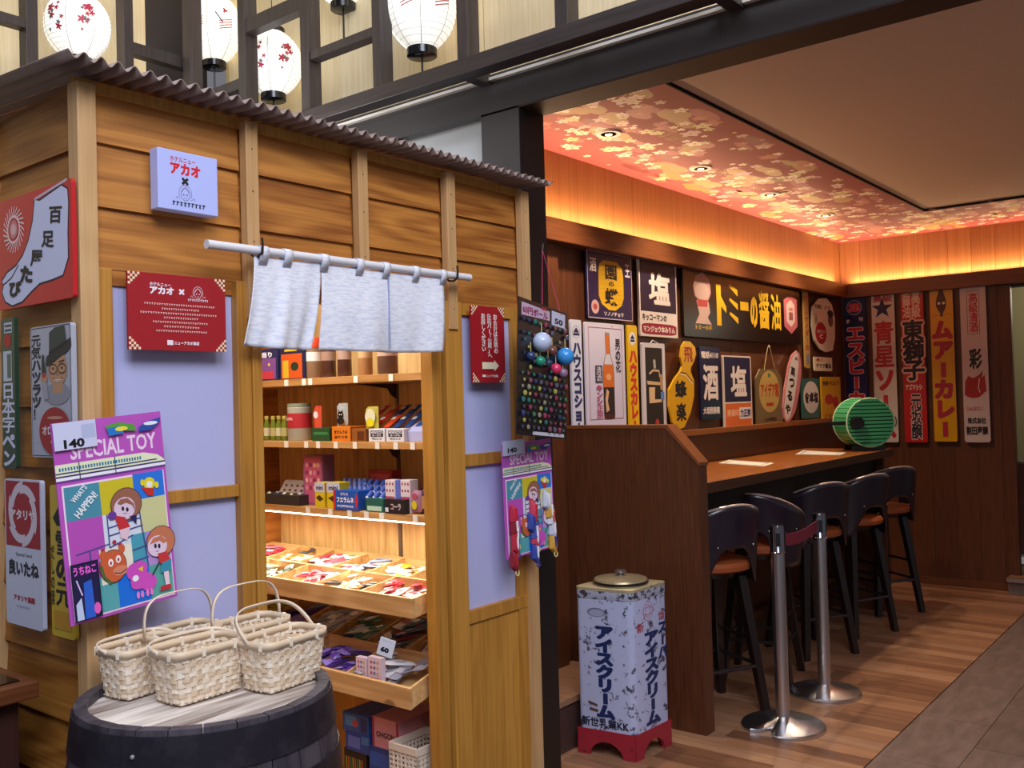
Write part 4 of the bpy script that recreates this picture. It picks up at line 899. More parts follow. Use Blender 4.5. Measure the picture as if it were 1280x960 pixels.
sh, o = wsign((1002, 473), (1025, 522), 'enamel_sign', 'teal square table salt sign with white disc', '#2c6058'); sh.ell(.52, .47, .46, .40, '#d8ccc4'); sh.text('食卓塩', .14, .34, .92, .62, INKK, .05); finish(sh, o)
sh, o = wsign((1026.5, 471), (1052, 526), 'enamel_sign', 'small yellow sign with red fruit picture in the wall corner behind the drum', '#d09a18'); sh.text('栄養ドロップ', .06, .09, .94, .20, '#2c1c14', .05); sh.ell(.36, .50, .22, .12, '#b03020', 12); sh.ell(.70, .56, .16, .13, '#b03020', 12); sh.text('ビタミン', .12, .82, .9, .92, '#8e3018', .04); finish(sh, o)

# --- tall signs on the far wall
FX = 7.655
def fs(tl, br, lab, base, r=.012): return wsign(tl, br, 'enamel_sign', lab, base, .012, r, FX, 'X')
sh, o = fs((1054, 366), (1087.5, 553), 'tall navy curry sign with red katakana, leftmost of five on the far wall', '#14184c')
sh.circ(.48, .105, .060, '#c8b0c8'); sh.circ(.48, .105, .056, '#1c1c50'); sh.text('SB', .20, .075, .78, .135, '#c03040', .07, out='#d8c8d8'); sh.text('特', .68, .17, .88, .20, OFFW, .04); sh.text('許', .10, .18, .26, .21, OFFW, .04)
sh.vtext('エスビーカレー', .14, .225, .84, .985, '#b82038', .06, out='#d8c8cc', ob=.11, gap=.10); finish(sh, o)
sh, o = fs((1088.5, 363), (1123.5, 553), 'tall white sauce sign with blue star and red characters on the far wall', '#c8bcb4')
sh.text('高級', .08, .03, .92, .085, '#a83848', .04)
pts = []
for i in range(10):
    t = -pi / 2 + i * pi / 5; r = .085 if i % 2 == 0 else .034; pts.append((.47 + r / sh.w * cos(t), .125 + r / sh.h * sin(t)))
sh.poly(pts, '#141450'); sh.vtext('青星ソース', .12, .21, .88, .98, '#b02030', .07, gap=.12); sh.text('（ヤ）', .5, .83, .95, .90, INKK, .05); finish(sh, o)
sh, o = fs((1125, 360), (1160, 553), 'tall red soy sign with black lion-name characters on the far wall', '#b02024')
sh.vtext('高級', .50, .03, .84, .20, '#d8c0b0', .05); sh.vtext('醤油', .10, .04, .42, .20, '#d8c0b0', .05)
sh.vtext('東獅子', .10, .22, .90, .60, '#14142c', .09, out='#d8a898', ob=.15, gap=.03); sh.text('アズマシシ', .10, .625, .84, .665, OFFW, .05); sh.vtext('元坂醸', .34, .69, .74, .98, '#14142c', .05, out='#d8b8b0', ob=.09, gap=.02); finish(sh, o)
sh, o = fs((1161.5, 358), (1197, 552), 'tall yellow curry sign with dark leaf emblem and red katakana', '#c89414')
sh.poly([(.50, .02), (.60, .04), (.70, .09), (.72, .13), (.64, .16), (.56, .18), (.56, .20), (.44, .20), (.44, .18), (.36, .16), (.26, .13), (.28, .09), (.40, .04)], '#4a2a28'); sh.circ(.40, .115, .010, '#d8c8a0', 8); sh.circ(.60, .115, .010, '#d8c8a0', 8); sh.line([(.1, .195), (.36, .19)], .003, '#7a4a18'); sh.line([(.62, .19), (.9, .185)], .003, '#7a4a18')
sh.vtext('ムアーカレー', .12, .225, .88, .985, '#a01c34', .09, gap=.10); finish(sh, o)
sh, o = fs((1199, 354), (1238.5, 553), 'tall white sake sign with boxed red characters and red fish, rightmost on the far wall', '#c4b0b0', .02)
sh.frame(.26, .055, .74, .325, .003, INKK); sh.vtext('高級清酒', .36, .07, .66, .315, '#b02834', .05); sh.text('彩', .26, .41, .80, .55, INKK, .09)
sh.poly([(.06, .70), (.10, .62), (.22, .585), (.42, .60), (.64, .58), (.80, .555), (.74, .60), (.86, .58), (.92, .68), (.84, .69), (.62, .72), (.38, .725), (.16, .715)], '#9c1c20')
for i in range(6): sh.line([(.12 + i * .11, .62), (.16 + i * .11, .70)], .002, '#5c1018'); sh.l -= .85
sh.l += 1; sh.line([(.66, .60), (.60, .66), (.66, .69)], .005, OFFW); sh.text('じゅんおだいこ', .12, .775, .78, .805, '#a84050', .03); sh.text('株式会社', .14, .845, .86, .885, INKK, .05); sh.text('割田屋醸', .08, .90, .92, .955, INKK, .06); finish(sh, o)

# --- green drum on the counter
GR = mat('drum_green', '#3fa06a', .35); GRD = mat('drum_green_dark', '#1c4a34', .5)
dc = D(1079, 532, 6.35)
dc.z = 1.104 + .188
dr = thing('green_drum', 'green slatted drum lantern lying on the far end of the counter', 'drum', (dc.x, dc.y, 1.104))
ax = (CAM - dc); ax.z = 0; ax.normalize(); ax = (Matrix.Rotation(radians(24), 3, 'Z') @ ax).normalized(); sd = V((0, 0, 1)).cross(ax).normalized()
RR, LLn = .160, .22
def cyl(mb, o0, l0, l1, r0, r1, mt, n=40, cap=True):
    vv = []
    for l_, r_ in ((l0, r0), (l1, r1)):
        for j in range(n): q = 2 * pi * j / n; vv.append(o0 + ax * l_ + sd * cos(q) * r_ + V((0, 0, 1)) * sin(q) * r_)
    f = [(j, (j + 1) % n, (j + 1) % n + n, j + n) for j in range(n)] + ([list(range(n))[::-1], list(range(n, 2 * n))] if cap else [])
    mb.add(vv, f, mt)
mb = MB(); cyl(mb, dc, -LLn / 2, LLn / 2, RR * .965, RR * .965, GRD); mb.build('drum_core', dr, smooth=True)
for k in range(13):
    z = -RR + (k + .5) * 2 * RR / 13; hw_ = math.sqrt(max(0, RR ** 2 - z ** 2)) * .985
    if hw_ > .03:
        q = dc + ax * (LLn / 2 + .004) + V((0, 0, z)); MB().obox(q, sd * hw_, V((0, 0, .0084)), ax * .006, GR).build('face_slat', dr)
for k in range(30):
    t = 2 * pi * (k + .5) / 30; q = dc + sd * cos(t) * RR * .985 + V((0, 0, 1)) * sin(t) * RR * .985; nn = sd * cos(t) + V((0, 0, 1)) * sin(t); tt = nn.cross(ax)
    MB().obox(q, ax * LLn * .49, tt * .0145, nn * .004, GR).build('side_slat', dr)
for l_ in (LLn / 2 + .0, -LLn / 2):
    MB().tube([dc + ax * l_ + sd * cos(2 * pi * j / 40) * (RR + .001) + V((0, 0, 1)) * sin(2 * pi * j / 40) * (RR + .001) for j in range(40)], .0055, C('#b8d8b8'), 6, True).build('rim', dr, smooth=True)
q = dc + ax * (LLn / 2 + .02) - sd * RR * .62 * (1 if sd.dot(R2) > 0 else -1)
mb = MB(); cyl(mb, q, -.012, .026, .046, .040, mat('knob_black', '#120808', .3), 24); mb.build('knob', dr, smooth=True)
sgn = -1 if sd.dot(R2) > 0 else 1
MB().obox(q + sd * sgn * .10 - ax * .03, sd * .085, V((0, 0, .012)), ax * .010, mat('knob_black', '#120808', .3)).build('bracket', dr)
for l_ in (-.07, .07): MB().obox(V((dc.x, dc.y, 1.104 + .018)) + ax * l_, sd * .11, V((0, 0, .018)), ax * .012, mat('knob_black', '#120808', .3)).build('cradle_foot', dr)

# --- bar stools
STK = mat('stool_back', '#241a26', .3, coat=.3); LEG = mat('stool_leg', '#1e1210', .3); SEAT = mat('seat_leather', '#9a4e28', .4)
def make_stool():
    t = thing('bar_stool', 'x', 'stool', (0, 0, 0), 'bar stools along the counter')
    # the stool faces +Y (the counter); shell wraps the -Y side
    MB().lathe((0, 0, 0), [(.0001, .668), (.17, .668), (.195, .68), (.198, .70), (.185, .716), (.12, .724), (.0001, .726)], SEAT, 36).build('seat', t, smooth=True)
    MB().lathe((0, 0, 0), [(.0001, .64), (.13, .64), (.135, .668), (.0001, .668)], LEG, 28).build('seat_plate', t, smooth=True)
    def top(a): return .805 + .185 * (0.5 + .5 * cos(a)) ** 1.5
    def shell(r, off=0):
        def fn(u, v):
            a = (u - .5) * 2 * radians(108); z0 = .605 + .185 * math.exp(-(a / .62) ** 4); z = z0 + (top(a) - z0) * v
            rr = r + .025 * v + off; return (rr * sin(a), -rr * cos(a), z)
        return fn
    o = MB().grid(shell(.208), 48, 10, STK).build('back_shell', t, smooth=True, solid=.012)
    pts = [shell(.208)(i / 48, 1) for i in range(49)]
    MB().tube([V(p) + V((0, 0, .001)) for p in pts], .0068, mat('shell_edge', '#a8948c', .25), 6).build('edge_trim', t, smooth=True)
    for a in (-1.2, -.45, .45, 1.2):
        r = .222; p = V((r * sin(a), -r * cos(a), .80)); MB().ball(p + V((sin(a), -cos(a), 0)) * .008, .006, .006, .006, CHROME, 8, 5).build('bolt', t, smooth=True)
    for sx in (-1, 1):
        MB().tube([(sx * .12, .02, .66), (sx * .20, -.03, .70), (sx * .222, -.06, .74)], .008, STEEL, 6).build('shell_bracket', t, smooth=True)
    for sx in (-1, 1):
        for sy in (-1, 1):
            MB().add([(sx * .10 + a * .024, sy * .10 + b * .024, .645) for a, b in ((-1, -1), (1, -1), (1, 1), (-1, 1))] + [(sx * .172 + a * .018, sy * .172 + b * .018, 0) for a, b in ((-1, -1), (1, -1), (1, 1), (-1, 1))],
                     [(0, 1, 2, 3), (7, 6, 5, 4), (0, 4, 5, 1), (1, 5, 6, 2), (2, 6, 7, 3), (3, 7, 4, 0)], LEG).build('leg', t, bevel=.003)
    for z, h in ((.22, .158), (.34, .143)):
        for a, b in (((-1, -1), (1, -1)), ((1, -1), (1, 1)), ((1, 1), (-1, 1)), ((-1, 1), (-1, -1))):
            if z > .3 and a[1] == b[1]: continue
            MB().tube([(a[0] * h, a[1] * h, z), (b[0] * h, b[1] * h, z)], .0095, LEG if z > .3 else mat('footrest_metal', '#4a4448', .25, .8), 8).build('footrest', t, smooth=True)
    return t
sp = make_stool()
for i, (x, y, rz, lab) in enumerate(((4.13, 2.12, -27, 'nearest the divider'), (4.74, 2.14, -78, 'second from the divider, behind the front steel post'), (5.37, 2.12, -30, 'third from the divider, behind the rear steel post'), (5.98, 2.08, -24, 'fourth from the divider'), (6.64, 2.10, -35, 'farthest, beside the counter end'))):
    o = sp if i == 0 else copy_tree(sp)
    o.location = (x, y, 0); o.rotation_euler = (0, 0, radians(rz)); o['label'] = 'dark bucket bar stool with leather seat, ' + lab

# --- stanchions
def stanchion(p, h, r, lab, notch=False):
    t = thing('barrier_post', lab, 'barrier post', (p.x, p.y, 0))
    n = 48; prof = [(1.0, 0), (1.0, .010), (.97, .016), (.30, .036), (.17, .050)]; vv = []
    for rr_, z in prof:
        for j in range(n):
            q = 2 * pi * j / n; k = rr_ * r
            if notch: k *= 1 - .55 * math.exp(-((((q - radians(170) + pi) % (2 * pi)) - pi) / .20) ** 2) * min(1, rr_ * 1.2)
            vv.append((p.x + k * cos(q), p.y + k * sin(q), z))
    fs_ = [(i * n + j, i * n + (j + 1) % n, (i + 1) * n + (j + 1) % n, (i + 1) * n + j) for i in range(len(prof) - 1) for j in range(n)] + [list(range(n))[::-1], list(range((len(prof) - 1) * n, len(prof) * n))]
    MB().add(vv, fs_, STEEL).build('base', t, smooth=True)
    MB().lathe((p.x, p.y, 0), [(.031, .045), (.031, h - .125)], STEEL, 28).build('pole', t, smooth=True)
    MB().lathe((p.x, p.y, 0), [(.0345, h - .125), (.0345, h - .12), (.033, h - .118), (.033, h - .01), (.030, h), (.0001, h)], mat('head_steel', '#8a8890', .15, 1), 28).build('belt_head', t, smooth=True)
    MB().lathe((p.x, p.y, 0), [(.034, h - .128), (.036, h - .126), (.036, h - .12), (.034, h - .118)], CHROME, 28, cap=False).build('collar', t, smooth=True)
    for k in range(4):
        a = k * pi / 2 + .5; MB().obox((p.x + .034 * cos(a), p.y + .034 * sin(a), h - .06), V((-sin(a), cos(a), 0)) * .010, V((0, 0, .030)), V((cos(a), sin(a), 0)) * .002, BLACK).build('belt_slot', t)
    return t
s1, s2 = P(979, 908, 'Z', 0), P(1031, 866, 'Z', 0)
stanchion(s1, .905, .185, 'brushed steel barrier post with notched base, in front', True)
stanchion(s2, .895, .175, 'brushed steel barrier post with round base, behind the first')
a, b = V((s2.x, s2.y, .835)), V((s1.x, s1.y, .835)); d = (b - a).normalized(); n_ = d.cross(V((0, 0, 1)))
mb = MB(); mb.grid(lambda u_, v_: (a + d * .035) + (b - a - d * .07) * u_ + V((0, 0, -.028 + .056 * v_ - .02 * sin(pi * u_))), 16, 2, mat('belt_maroon', '#7c1a34', .6))
o = mb.build('barrier_belt', None, loc=(a + b) / 2, solid=.002); tag(o, 'dark red barrier belt strung between the two steel posts', 'belt')

# --- ice cream can
CAN = speck('can_enamel', '#b4bade', '#484858', 26, .565, .62, .4, detail=8); 
c0 = P(795, 953, 'Z', 0); cu = V((.997, -.07, 0)).normalized(); cvv = V((-.14, .99, 0)).normalized(); CW = .262
can = thing('ice_cream_can', 'tall square white enamel ice cream can with navy writing and red feet', 'can', tuple(c0 + (cu + cvv) * CW / 2))
def cq(a, b, z): return c0 + cu * a * CW + cvv * b * CW + V((0, 0, z))
def sq(z, e, r=.10, n=4):
    out = []
    for cx, cy, t0 in ((1 - r, 1 - r, 0), (r, 1 - r, pi / 2), (r, r, pi), (1 - r, r, 3 * pi / 2)):
        for i in range(n + 1):
            q = t0 + pi / 2 * i / n; x, y = cx + r * cos(q), cy + r * sin(q); out.append(cq(.5 + (x - .5) * e, .5 + (y - .5) * e, z))
    return out
def loft(parent, name, rings, mt, cap=True, sm=True):
    n = len(rings[0]); vv = [p for r in rings for p in r]
    f = [(i * n + j, i * n + (j + 1) % n, (i + 1) * n + (j + 1) % n, (i + 1) * n + j) for i in range(len(rings) - 1) for j in range(n)]
    if cap: f += [list(range(n))[::-1], list(range((len(rings) - 1) * n, len(rings) * n))]
    return MB().add(vv, f, mt).build(name, parent, smooth=sm)
REDC = speck('can_red', '#9c2434', '#4a2028', 30, .62, .68, .4)
body = loft(can, 'body', [sq(.105, 1.0), sq(.655, 1.0)], CAN)
loft(can, 'top_band', [sq(.655, 1.005), sq(.657, 1.012), sq(.690, 1.012), sq(.697, 1.0)], speck('can_band', '#a8acc4', '#3a3640', 38, .50, .56, .5, detail=8))
loft(can, 'top_plate', [sq(.690, 1.016), sq(.702, 1.016), sq(.704, .99)], speck('plate_metal', '#b8ac8c', '#5a5040', 16, .6, .68, .35, .3))
cc = cq(.5, .5, 0)
MB().lathe((cc.x, cc.y, 0), [(.105, .700), (.118, .706), (.118, .712), (.104, .716), (.116, .720), (.112, .727), (.06, .737), (.0001, .740)], mat('lid_metal', '#a89c80', .3, .5), 40).build('lid', can, smooth=True)
MB().lathe((cc.x, cc.y, 0), [(.117, .7085), (.1195, .7105), (.1195, .716), (.110, .7185)], BLACK, 40).build('lid_gasket', can, smooth=True)
MB().lathe((cc.x, cc.y, 0), [(.014, .738), (.013, .746), (.024, .750), (.026, .757), (.020, .763), (.0001, .765)], mat('knob_metal', '#8a8690', .2, .8), 24).build('lid_knob', can, smooth=True)
# red base with arched feet
for (p0, du) in ((cq(0, 0, 0), cu), (cq(0, 0, 0), cvv), (cq(1, 0, 0), cvv), (cq(0, 1, 0), cu)):
    nn = V((0, 0, 1)).cross(du) * (1 if (p0 + du * .1 - cc).dot(V((0, 0, 1)).cross(du)) < 0 else -1)
    L0 = CW; arch = [(0, 0), (0, .108), (L0, .108), (L0, 0), (L0 - .055, 0)] + [(L0 - .055 - (L0 - .11) * i / 12, .012 + .050 * sin(pi * i / 12) ** .6) for i in range(13)] + [(.055, 0)]
    MB().prism([p0 - nn * .004 + du * a_ + V((0, 0, z_)) for a_, z_ in arch], nn * .016, REDC).build('base_skirt', can)
sh = Sheet(cq(0, 1, .655), -cvv, (0, 0, 1), CW, .55); sh.l = 8
sh.ell(.38, .10, .16, .035, '#6a7088', 20); sh.ell(.385, .103, .135, .027, '#9aa0c0', 20)
sh.vtext('アイスクリーム', .37, .20, .64, .90, '#16285c', .09, gap=.02); sh.text('新世乳業KK', .07, .90, .90, .975, '#1c2238', .03); sh.poly([(.20, .78), (.36, .80), (.36, .82), (.20, .80)], '#5a4034'); sh.poly([(.22, .83), (.38, .84), (.36, .86), (.22, .85)], '#5a4034'); sh.build('lettering', can)
sh = Sheet(cq(0, 0, .655), cu, (0, 0, 1), CW, .55); sh.l = 8
for r_ in ((.13, .075), (.07, .05), (.16, .03)): sh.ring(.44, .10, r_[0], r_[1], .0022, '#b03040')
sh.text('新', .12, .17, .32, .25, '#a83848', .05); sh.text('世', .72, .13, .90, .20, '#a83848', .05)
sh.vtext('アイスクリーム', .34, .26, .68, .97, '#16285c', .08, gap=.02); sh.vtext('スーパ', .72, .21, .94, .50, '#16285c', .06, gap=.04); sh.build('lettering', can)

# ================================================================== BARREL AND BASKETS
BC = V((1.135, 1.752, 0))
ba = thing('barrel', 'dark old whisky barrel with pale worn head used as a basket table', 'barrel', tuple(BC))
STV = speck('stave_wood', '#4c4650', '#2a2630', 14, .4, .6, .5, stretch=(1, 1, .15)); HOOP = speck('hoop_iron', '#221e2a', '#2e2a34', 18, .45, .6, .42, .3)
HEAD = wood('barrel_head', '#5c4438', '#f0e6de', 'X', .7, fine=48, stretch=.10, bands=.5, knots=False, vary=.1)
def br(z): return .287 - .031 * ((z - .44) / .46) ** 2
NS = 26
for k in range(NS):
    a0, a1 = 2 * pi * (k + .02) / NS, 2 * pi * (k + .98) / NS; vv = []
    zs = [.02 + i * (.915 - .02) / 12 for i in range(13)]
    for z in zs:
        for r_ in (br(z), br(z) - .024):
            for a in (a0, a1): vv.append(BC + V((r_ * cos(a), r_ * sin(a), z)))
    f = []
    for i in range(12):
        b0 = i * 4; b1 = b0 + 4; f += [(b0, b0 + 1, b1 + 1, b1), (b0 + 3, b0 + 2, b1 + 2, b1 + 3), (b0 + 2, b0, b1, b1 + 2), (b0 + 1, b0 + 3, b1 + 3, b1 + 1)]
    f += [(0, 2, 3, 1), (48, 49, 51, 50)]
    MB().add(vv, f, STV).build('stave', ba)
for z0, z1 in ((.835, .905), (.735, .790), (.60, .655), (.25, .30), (.12, .165), (.02, .08)):
    h = MB().lathe(BC, [(br(z0) + .0005, z0), (br(z0) + .003, z0), (br(z1) + .003, z1), (br(z1) + .0005, z1)], HOOP, 56, cap=False).build('hoop', ba, smooth=True)
    for a in (3.62, 2.2):
        zm = (z0 + z1) / 2; p = BC + V(((br(zm) + .003) * cos(a), (br(zm) + .003) * sin(a), zm)); MB().ball(p, .0045, .0045, .0045, C('#8a8890', .3), 8, 5).build('rivet', h, smooth=True)
yb = -.24
while yb < .24:
    y1 = min(yb + .066, .245); pts = []
    R_ = .240
    for i in range(13): y = yb + .0006 + (y1 - yb - .0012) * i / 12; pts.append((math.sqrt(max(R_ ** 2 - y * y, 0)), y))
    for i in range(12, -1, -1): y = yb + .0006 + (y1 - yb - .0012) * i / 12; pts.append((-math.sqrt(max(R_ ** 2 - y * y, 0)), y))
    ca, sa = cos(.12), sin(.12)
    MB().prism([BC + V((x * ca - y * sa, x * sa + y * ca, .882)) for x, y in pts], (0, 0, .012), HEAD).build('head_board', ba); yb = y1

BAM = [mat('bamboo_%d' % i, c, .45) for i, c in enumerate(('#e6d4be', '#d8c2a6', '#f0e4d2'))]
def make_basket(handle, hh=.088):
    t = thing('woven_basket', 'x', 'basket', (0, 0, 0), 'split bamboo baskets on the barrel')
    L, W, H = .174, .108, .106
    def per(s_, k, ins=0):      # rounded rectangle outline at height fraction k
        l, w = (L * (.86 + .14 * k)) / 2 - ins, (W * (.84 + .16 * k)) / 2 - ins; r = .028
        seg = [2 * (l - r), pi * r / 2, 2 * (w - r), pi * r / 2] * 2; tot = sum(seg); d = (s_ % 1) * tot
        cs_ = [((l, -(w - r)), None)]
        pts_ = [(-(l - r), -w, 1, 0), None, (l, -(w - r), 0, 1), None, ((l - r), w, -1, 0), None, (-l, (w - r), 0, -1), None]
        cen = [None, (l - r, -(w - r), -pi / 2), None, (l - r, w - r, 0), None, (-(l - r), w - r, pi / 2), None, (-(l - r), -(w - r), pi)]
        for i in range(8):
            if d <= seg[i] or i == 7:
                if i % 2 == 0: x, y, dx, dy = pts_[i]; return V((x + dx * d, y + dy * d, 0)), V((dy, -dx, 0))
                cx, cy, a0 = cen[i]; a = a0 + d / r; return V((cx + r * cos(a), cy + r * sin(a), 0)), V((cos(a), sin(a), 0))
            d -= seg[i]
    NSK = 34; rowz = [.010 + i * .0098 for i in range(9)]
    mb = MB()
    for k in range(NSK):       # upright stakes
        a, b = (k + .25) / NSK, (k + .78) / NSK; vv = []
        for j in range(5):
            kk = j / 4
            for q in (a, b): p, n = per(q, kk); vv.append(p + V((0, 0, .003 + kk * (H - .006))))
        mb.add(vv, [(2 * j, 2 * j + 1, 2 * j + 3, 2 * j + 2) for j in range(4)], BAM[k % 3])
    tag(mb.build('upright_splints', t, solid=.0012), kind='stuff')
    mb = MB()
    for i, z in enumerate(rowz):
        n_ = NSK * 2; vv = []
        for j in range(n_):
            s_ = (j + .5) / n_; kk = z / H; p, nn = per(s_, kk); off = .0016 * (1 if (j // 2 + i) % 2 else -1)
            for dz in (-.0036, .0036): vv.append(p + nn * off + V((0, 0, z + dz)))
        mb.add(vv, [(2 * j, 2 * j + 1, (2 * j + 3) % (2 * n_), (2 * j + 2) % (2 * n_)) for j in range(n_)], BAM[(i * 7) % 3])
    tag(mb.build('weaving', t, solid=.001), kind='stuff')
    for ins, z0, z1, nm in ((-.0025, H - .014, H, 'rim_band'), (.0025, H - .014, H, 'inner_band')):
        vv = []; n_ = 64
        for j in range(n_):
            p, nn = per(j / n_, 1, ins)
            for z in (z0, z1): vv.append(p + V((0, 0, z)))
        MB().add(vv, [(2 * j, 2 * j + 1, (2 * j + 3) % (2 * n_), (2 * j + 2) % (2 * n_)) for j in range(n_)], BAM[1]).build(nm, t, smooth=True, solid=.0016)
    for q in (.06, .20, .33, .48, .62, .78, .93):
        p, nn = per(q, 1, 0); tt = V((0, 0, 1)).cross(nn)
        MB().obox(p + V((0, 0, H - .007)), nn * .0052, tt * .0035, V((0, 0, .0085)), BAM[2]).build('binding', t)
    MB().box(-L * .40, L * .40, -W * .38, W * .38, .002, .005, BAM[0]).build('bottom', t)
    # handle: hinged at the two short ends
    pts = []; n_ = 26; tilt = handle
    for j in range(n_ + 1):
        a = pi * j / n_; x = -L / 2 * 1.03 * cos(a) if True else 0
        x = -(L / 2 + .004) * (abs(cos(a)) ** .55) * (1 if cos(a) >= 0 else -1); h = hh * sin(a) ** .62 if sin(a) > 0 else 0
        pts.append((x, h))
    vv = []
    for x, h in pts:
        y, z = h * sin(tilt), h * cos(tilt)
        for d in (-.0045, .0045): vv.append(V((x, y + d * cos(tilt), H - .006 + z - d * sin(tilt))))
    MB().add(vv, [(2 * j, 2 * j + 1, 2 * j + 3, 2 * j + 2) for j in range(n_)], BAM[0]).build('handle', t, smooth=True, solid=.0022)
    return t
bk_up = make_basket(.08); bk_dn = make_basket(1.40, .064); bk_mid = make_basket(.85)
TZ = .896
def bpos(x, y): q = P(x, y, 'Z', TZ); return (q.x, q.y, TZ)
for src, first, pos, rz, sc, lab in ((bk_dn, 1, (1.140, 1.785, TZ), 2, 1.06, 'at the front of the group with its handle laid back'),
    (bk_dn, 0, (1.090, 1.918, TZ), 8, 1.0, 'at the left with its handle laid back'),
    (bk_mid, 1, (1.292, 1.700, TZ), 5, 1.04, 'at the right with its handle half raised'),
    (bk_up, 1, (1.205, 1.960, TZ), 4, 1.0, 'at the back left with its handle upright'),
    (bk_up, 0, (1.322, 1.868, TZ), 2, 1.04, 'at the back right with its handle upright')):
    o = src if first else copy_tree(src)
    o.location = pos; o.rotation_euler = (0, 0, radians(rz)); o.scale = (sc,) * 3; o['label'] = 'woven bamboo basket on the barrel, ' + lab.replace('of the group ', '')

# ================================================================== INSIDE THE STALL: SHELVES AND SWEETS
SF = 2.25; SB = 2.56
un = thing('shelf_unit', 'pale pine wall shelving with three shelves inside the stall', 'shelf', (2.45, 2.7, 0))
for y0, y1 in ((2.10, 2.62), (2.62, 3.14), (3.14, 3.36)): Bx('back_board', un, SB, SB + .012, y0 + .001, y1 - .001, 0, 2.2, PINE)
SH = [(1.578, 1.604), (1.346, 1.370), (1.102, 1.126)]
tagm = C('#e8e0d0', .6)
for i, (z0, z1) in enumerate(SH):
    s_ = Bx('shelf', un, SF, SB, 2.105, 3.355, z0, z1, PINEY, .0015)
    for px in ((358, 380, 388, 445, 489), (327, 358, 383, 398, 420, 444, 472, 495, 516), (385, 413, 437, 458, 477, 519))[i]:
        z = (z0 + z1) / 2; y = P(px, 480 + 80 * i, 'X', SF - .002).y
        sh = Sheet(V((SF - .0035, y + .011, z + .012)), (0, -1, 0), (0, 0, 1), .022, .024)
        tg = MB().box(SF - .0035, SF - .0005, y - .011, y + .011, z - .012, z + .012, tagm).build('price_tag', s_)
        sh.rect(.25, .35, .75, .75, '#50506a'); sh.build('figure', None) if False else None
        tg.data.materials.append(C('#40404e'))

    for y in (2.62,):
        MB().prism([V((SF + .10, y, z0)), V((SB, y, z0)), V((SB, y, z0 - .060)), V((SB - .03, y, z0 - .045)), V((SB - .05, y, z0 - .018))], (0, .004, 0), mat('bracket_steel', '#4a4450', .3, .6)).build('shelf_bracket', un)
MB().box(SB - .006, SB, 2.612, 2.628, .3, 2.0, mat('slot_rail', '#6a5a50', .4, .3)).build('slotted_rail', un)
ld = MB().box(SF + .03, SF + .045, 2.11, 3.35, 1.092, 1.101, mat('led_strip', '#fff2d8', .5, emit=8)).build('led_strip', None, loc=(2.28, 2.7, 1.10)); tag(ld, 'glowing LED strip under the lowest shelf of the stall', 'light strip')
light('AREA', 'shelf_light', (SF + .07, 2.73, 1.088), (SF + .10, 2.73, .5), 6.5, (1, .93, .74), 1.2, .03)
o_ = bpy.data.objects['shelf_light']; o_.rotation_euler = (0, radians(12), radians(0)); o_.data.size = .03; o_.data.size_y = 1.2

def yx(px, X=SF + .02, py=550): return P(px, py, 'X', X).y
def zx(px, py, X=SF + .02): return P(px, py, 'X', X).z
def boxitem(name, label, cat, px0, px1, ztop, zs, depth, col, draw=None, dx=.012, group=None, bev=.0015, front=None):
    X = SF + dx; y1, y0 = yx(px0, X), yx(px1, X); zt2 = zx((px0 + px1) / 2, ztop, X)
    o = MB().box(X, X + depth, y0, y1, zs + .0005, zt2, col if not isinstance(col, str) else C(col)).build(name, None, loc=(X + depth / 2, (y0 + y1) / 2, zs), bevel=bev)
    tag(o, label, cat, group)
    sh = Sheet(V((X, y1, zt2)), (0, -1, 0), (0, 0, 1), y1 - y0, zt2 - zs)
    if draw: draw(sh); sh.build('print', o)
    return o
S1, S2, S3 = SH[0][1], SH[1][1], SH[2][1]
def d1(sh): sh.rect(.08, .3, .92, .95, '#7a4a8a'); sh.rect(.2, .7, .8, .95, '#c03848'); sh.text('当り', .25, .1, .75, .28, '#e8e8f0', .05); sh.circ(.6, .5, .006, '#e8d040')
boxitem('candy_box', 'purple and red candy box, leftmost on the top shelf', 'box', 323, 349, 436, S1, .10, '#20244e', d1)
def d2(sh): sh.rect(.06, .2, .9, .97, '#c8501c'); sh.rect(.12, .4, .35, .95, '#c8a828'); sh.ell(.6, .6, .16, .14, '#1c3020', 12); sh.rect(.2, .05, .7, .12, '#d0b030')
boxitem('candy_box', 'navy candy box with orange front on the top shelf', 'box', 352, 383, 434, S1, .12, '#141c40', d2)
def jar(name, label, px, r, h, zs, lid, body, band=None, dx=.05, group=None):
    X = SF + dx; y = yx(px, X); t = thing(name, label, 'jar', (X, y, zs), group)
    MB().lathe((X, y, zs), [(r * .92, .0005), (r, .005), (r, h * .70), (r * .95, h * .76)], body, 24).build('body', t, smooth=True)
    MB().lathe((X, y, zs), [(r * 1.02, h * .74), (r * 1.04, h * .76), (r * 1.04, h * .98), (r * .96, h)], lid, 24).build('lid', t, smooth=True)
    if band: MB().lathe((X, y, zs), [(r * 1.01, h * .42), (r * 1.01, h * .64)], band, 24).build('label_band', t, smooth=True)
    return t
BRN = mat('brown_snack', '#4a2a20', .3, coat=.5)
jar('snack_jar', 'jar with red and white lid on the top shelf beside the orange box', 394, .030, .155, S1, C('#d84828'), mat('tan_snack', '#8a6a50', .3), C('#e0d8d0'))
jar('snack_jar', 'dark brown snack jar with brown lid, second jar on the top shelf', 413, .028, .150, S1, C('#6a3a2c'), BRN, C('#9a7a68'))
jar('snack_jar', 'dark brown snack jar with pale band, third jar on the top shelf', 433, .026, .150, S1, C('#7a4434'), BRN, C('#a88c7c'))
jar('snack_jar', 'jar of tan sticks on the top shelf', 459, .026, .150, S1, C('#a87848'), mat('tan_stick', '#a8784c', .4), C('#c8a478'))
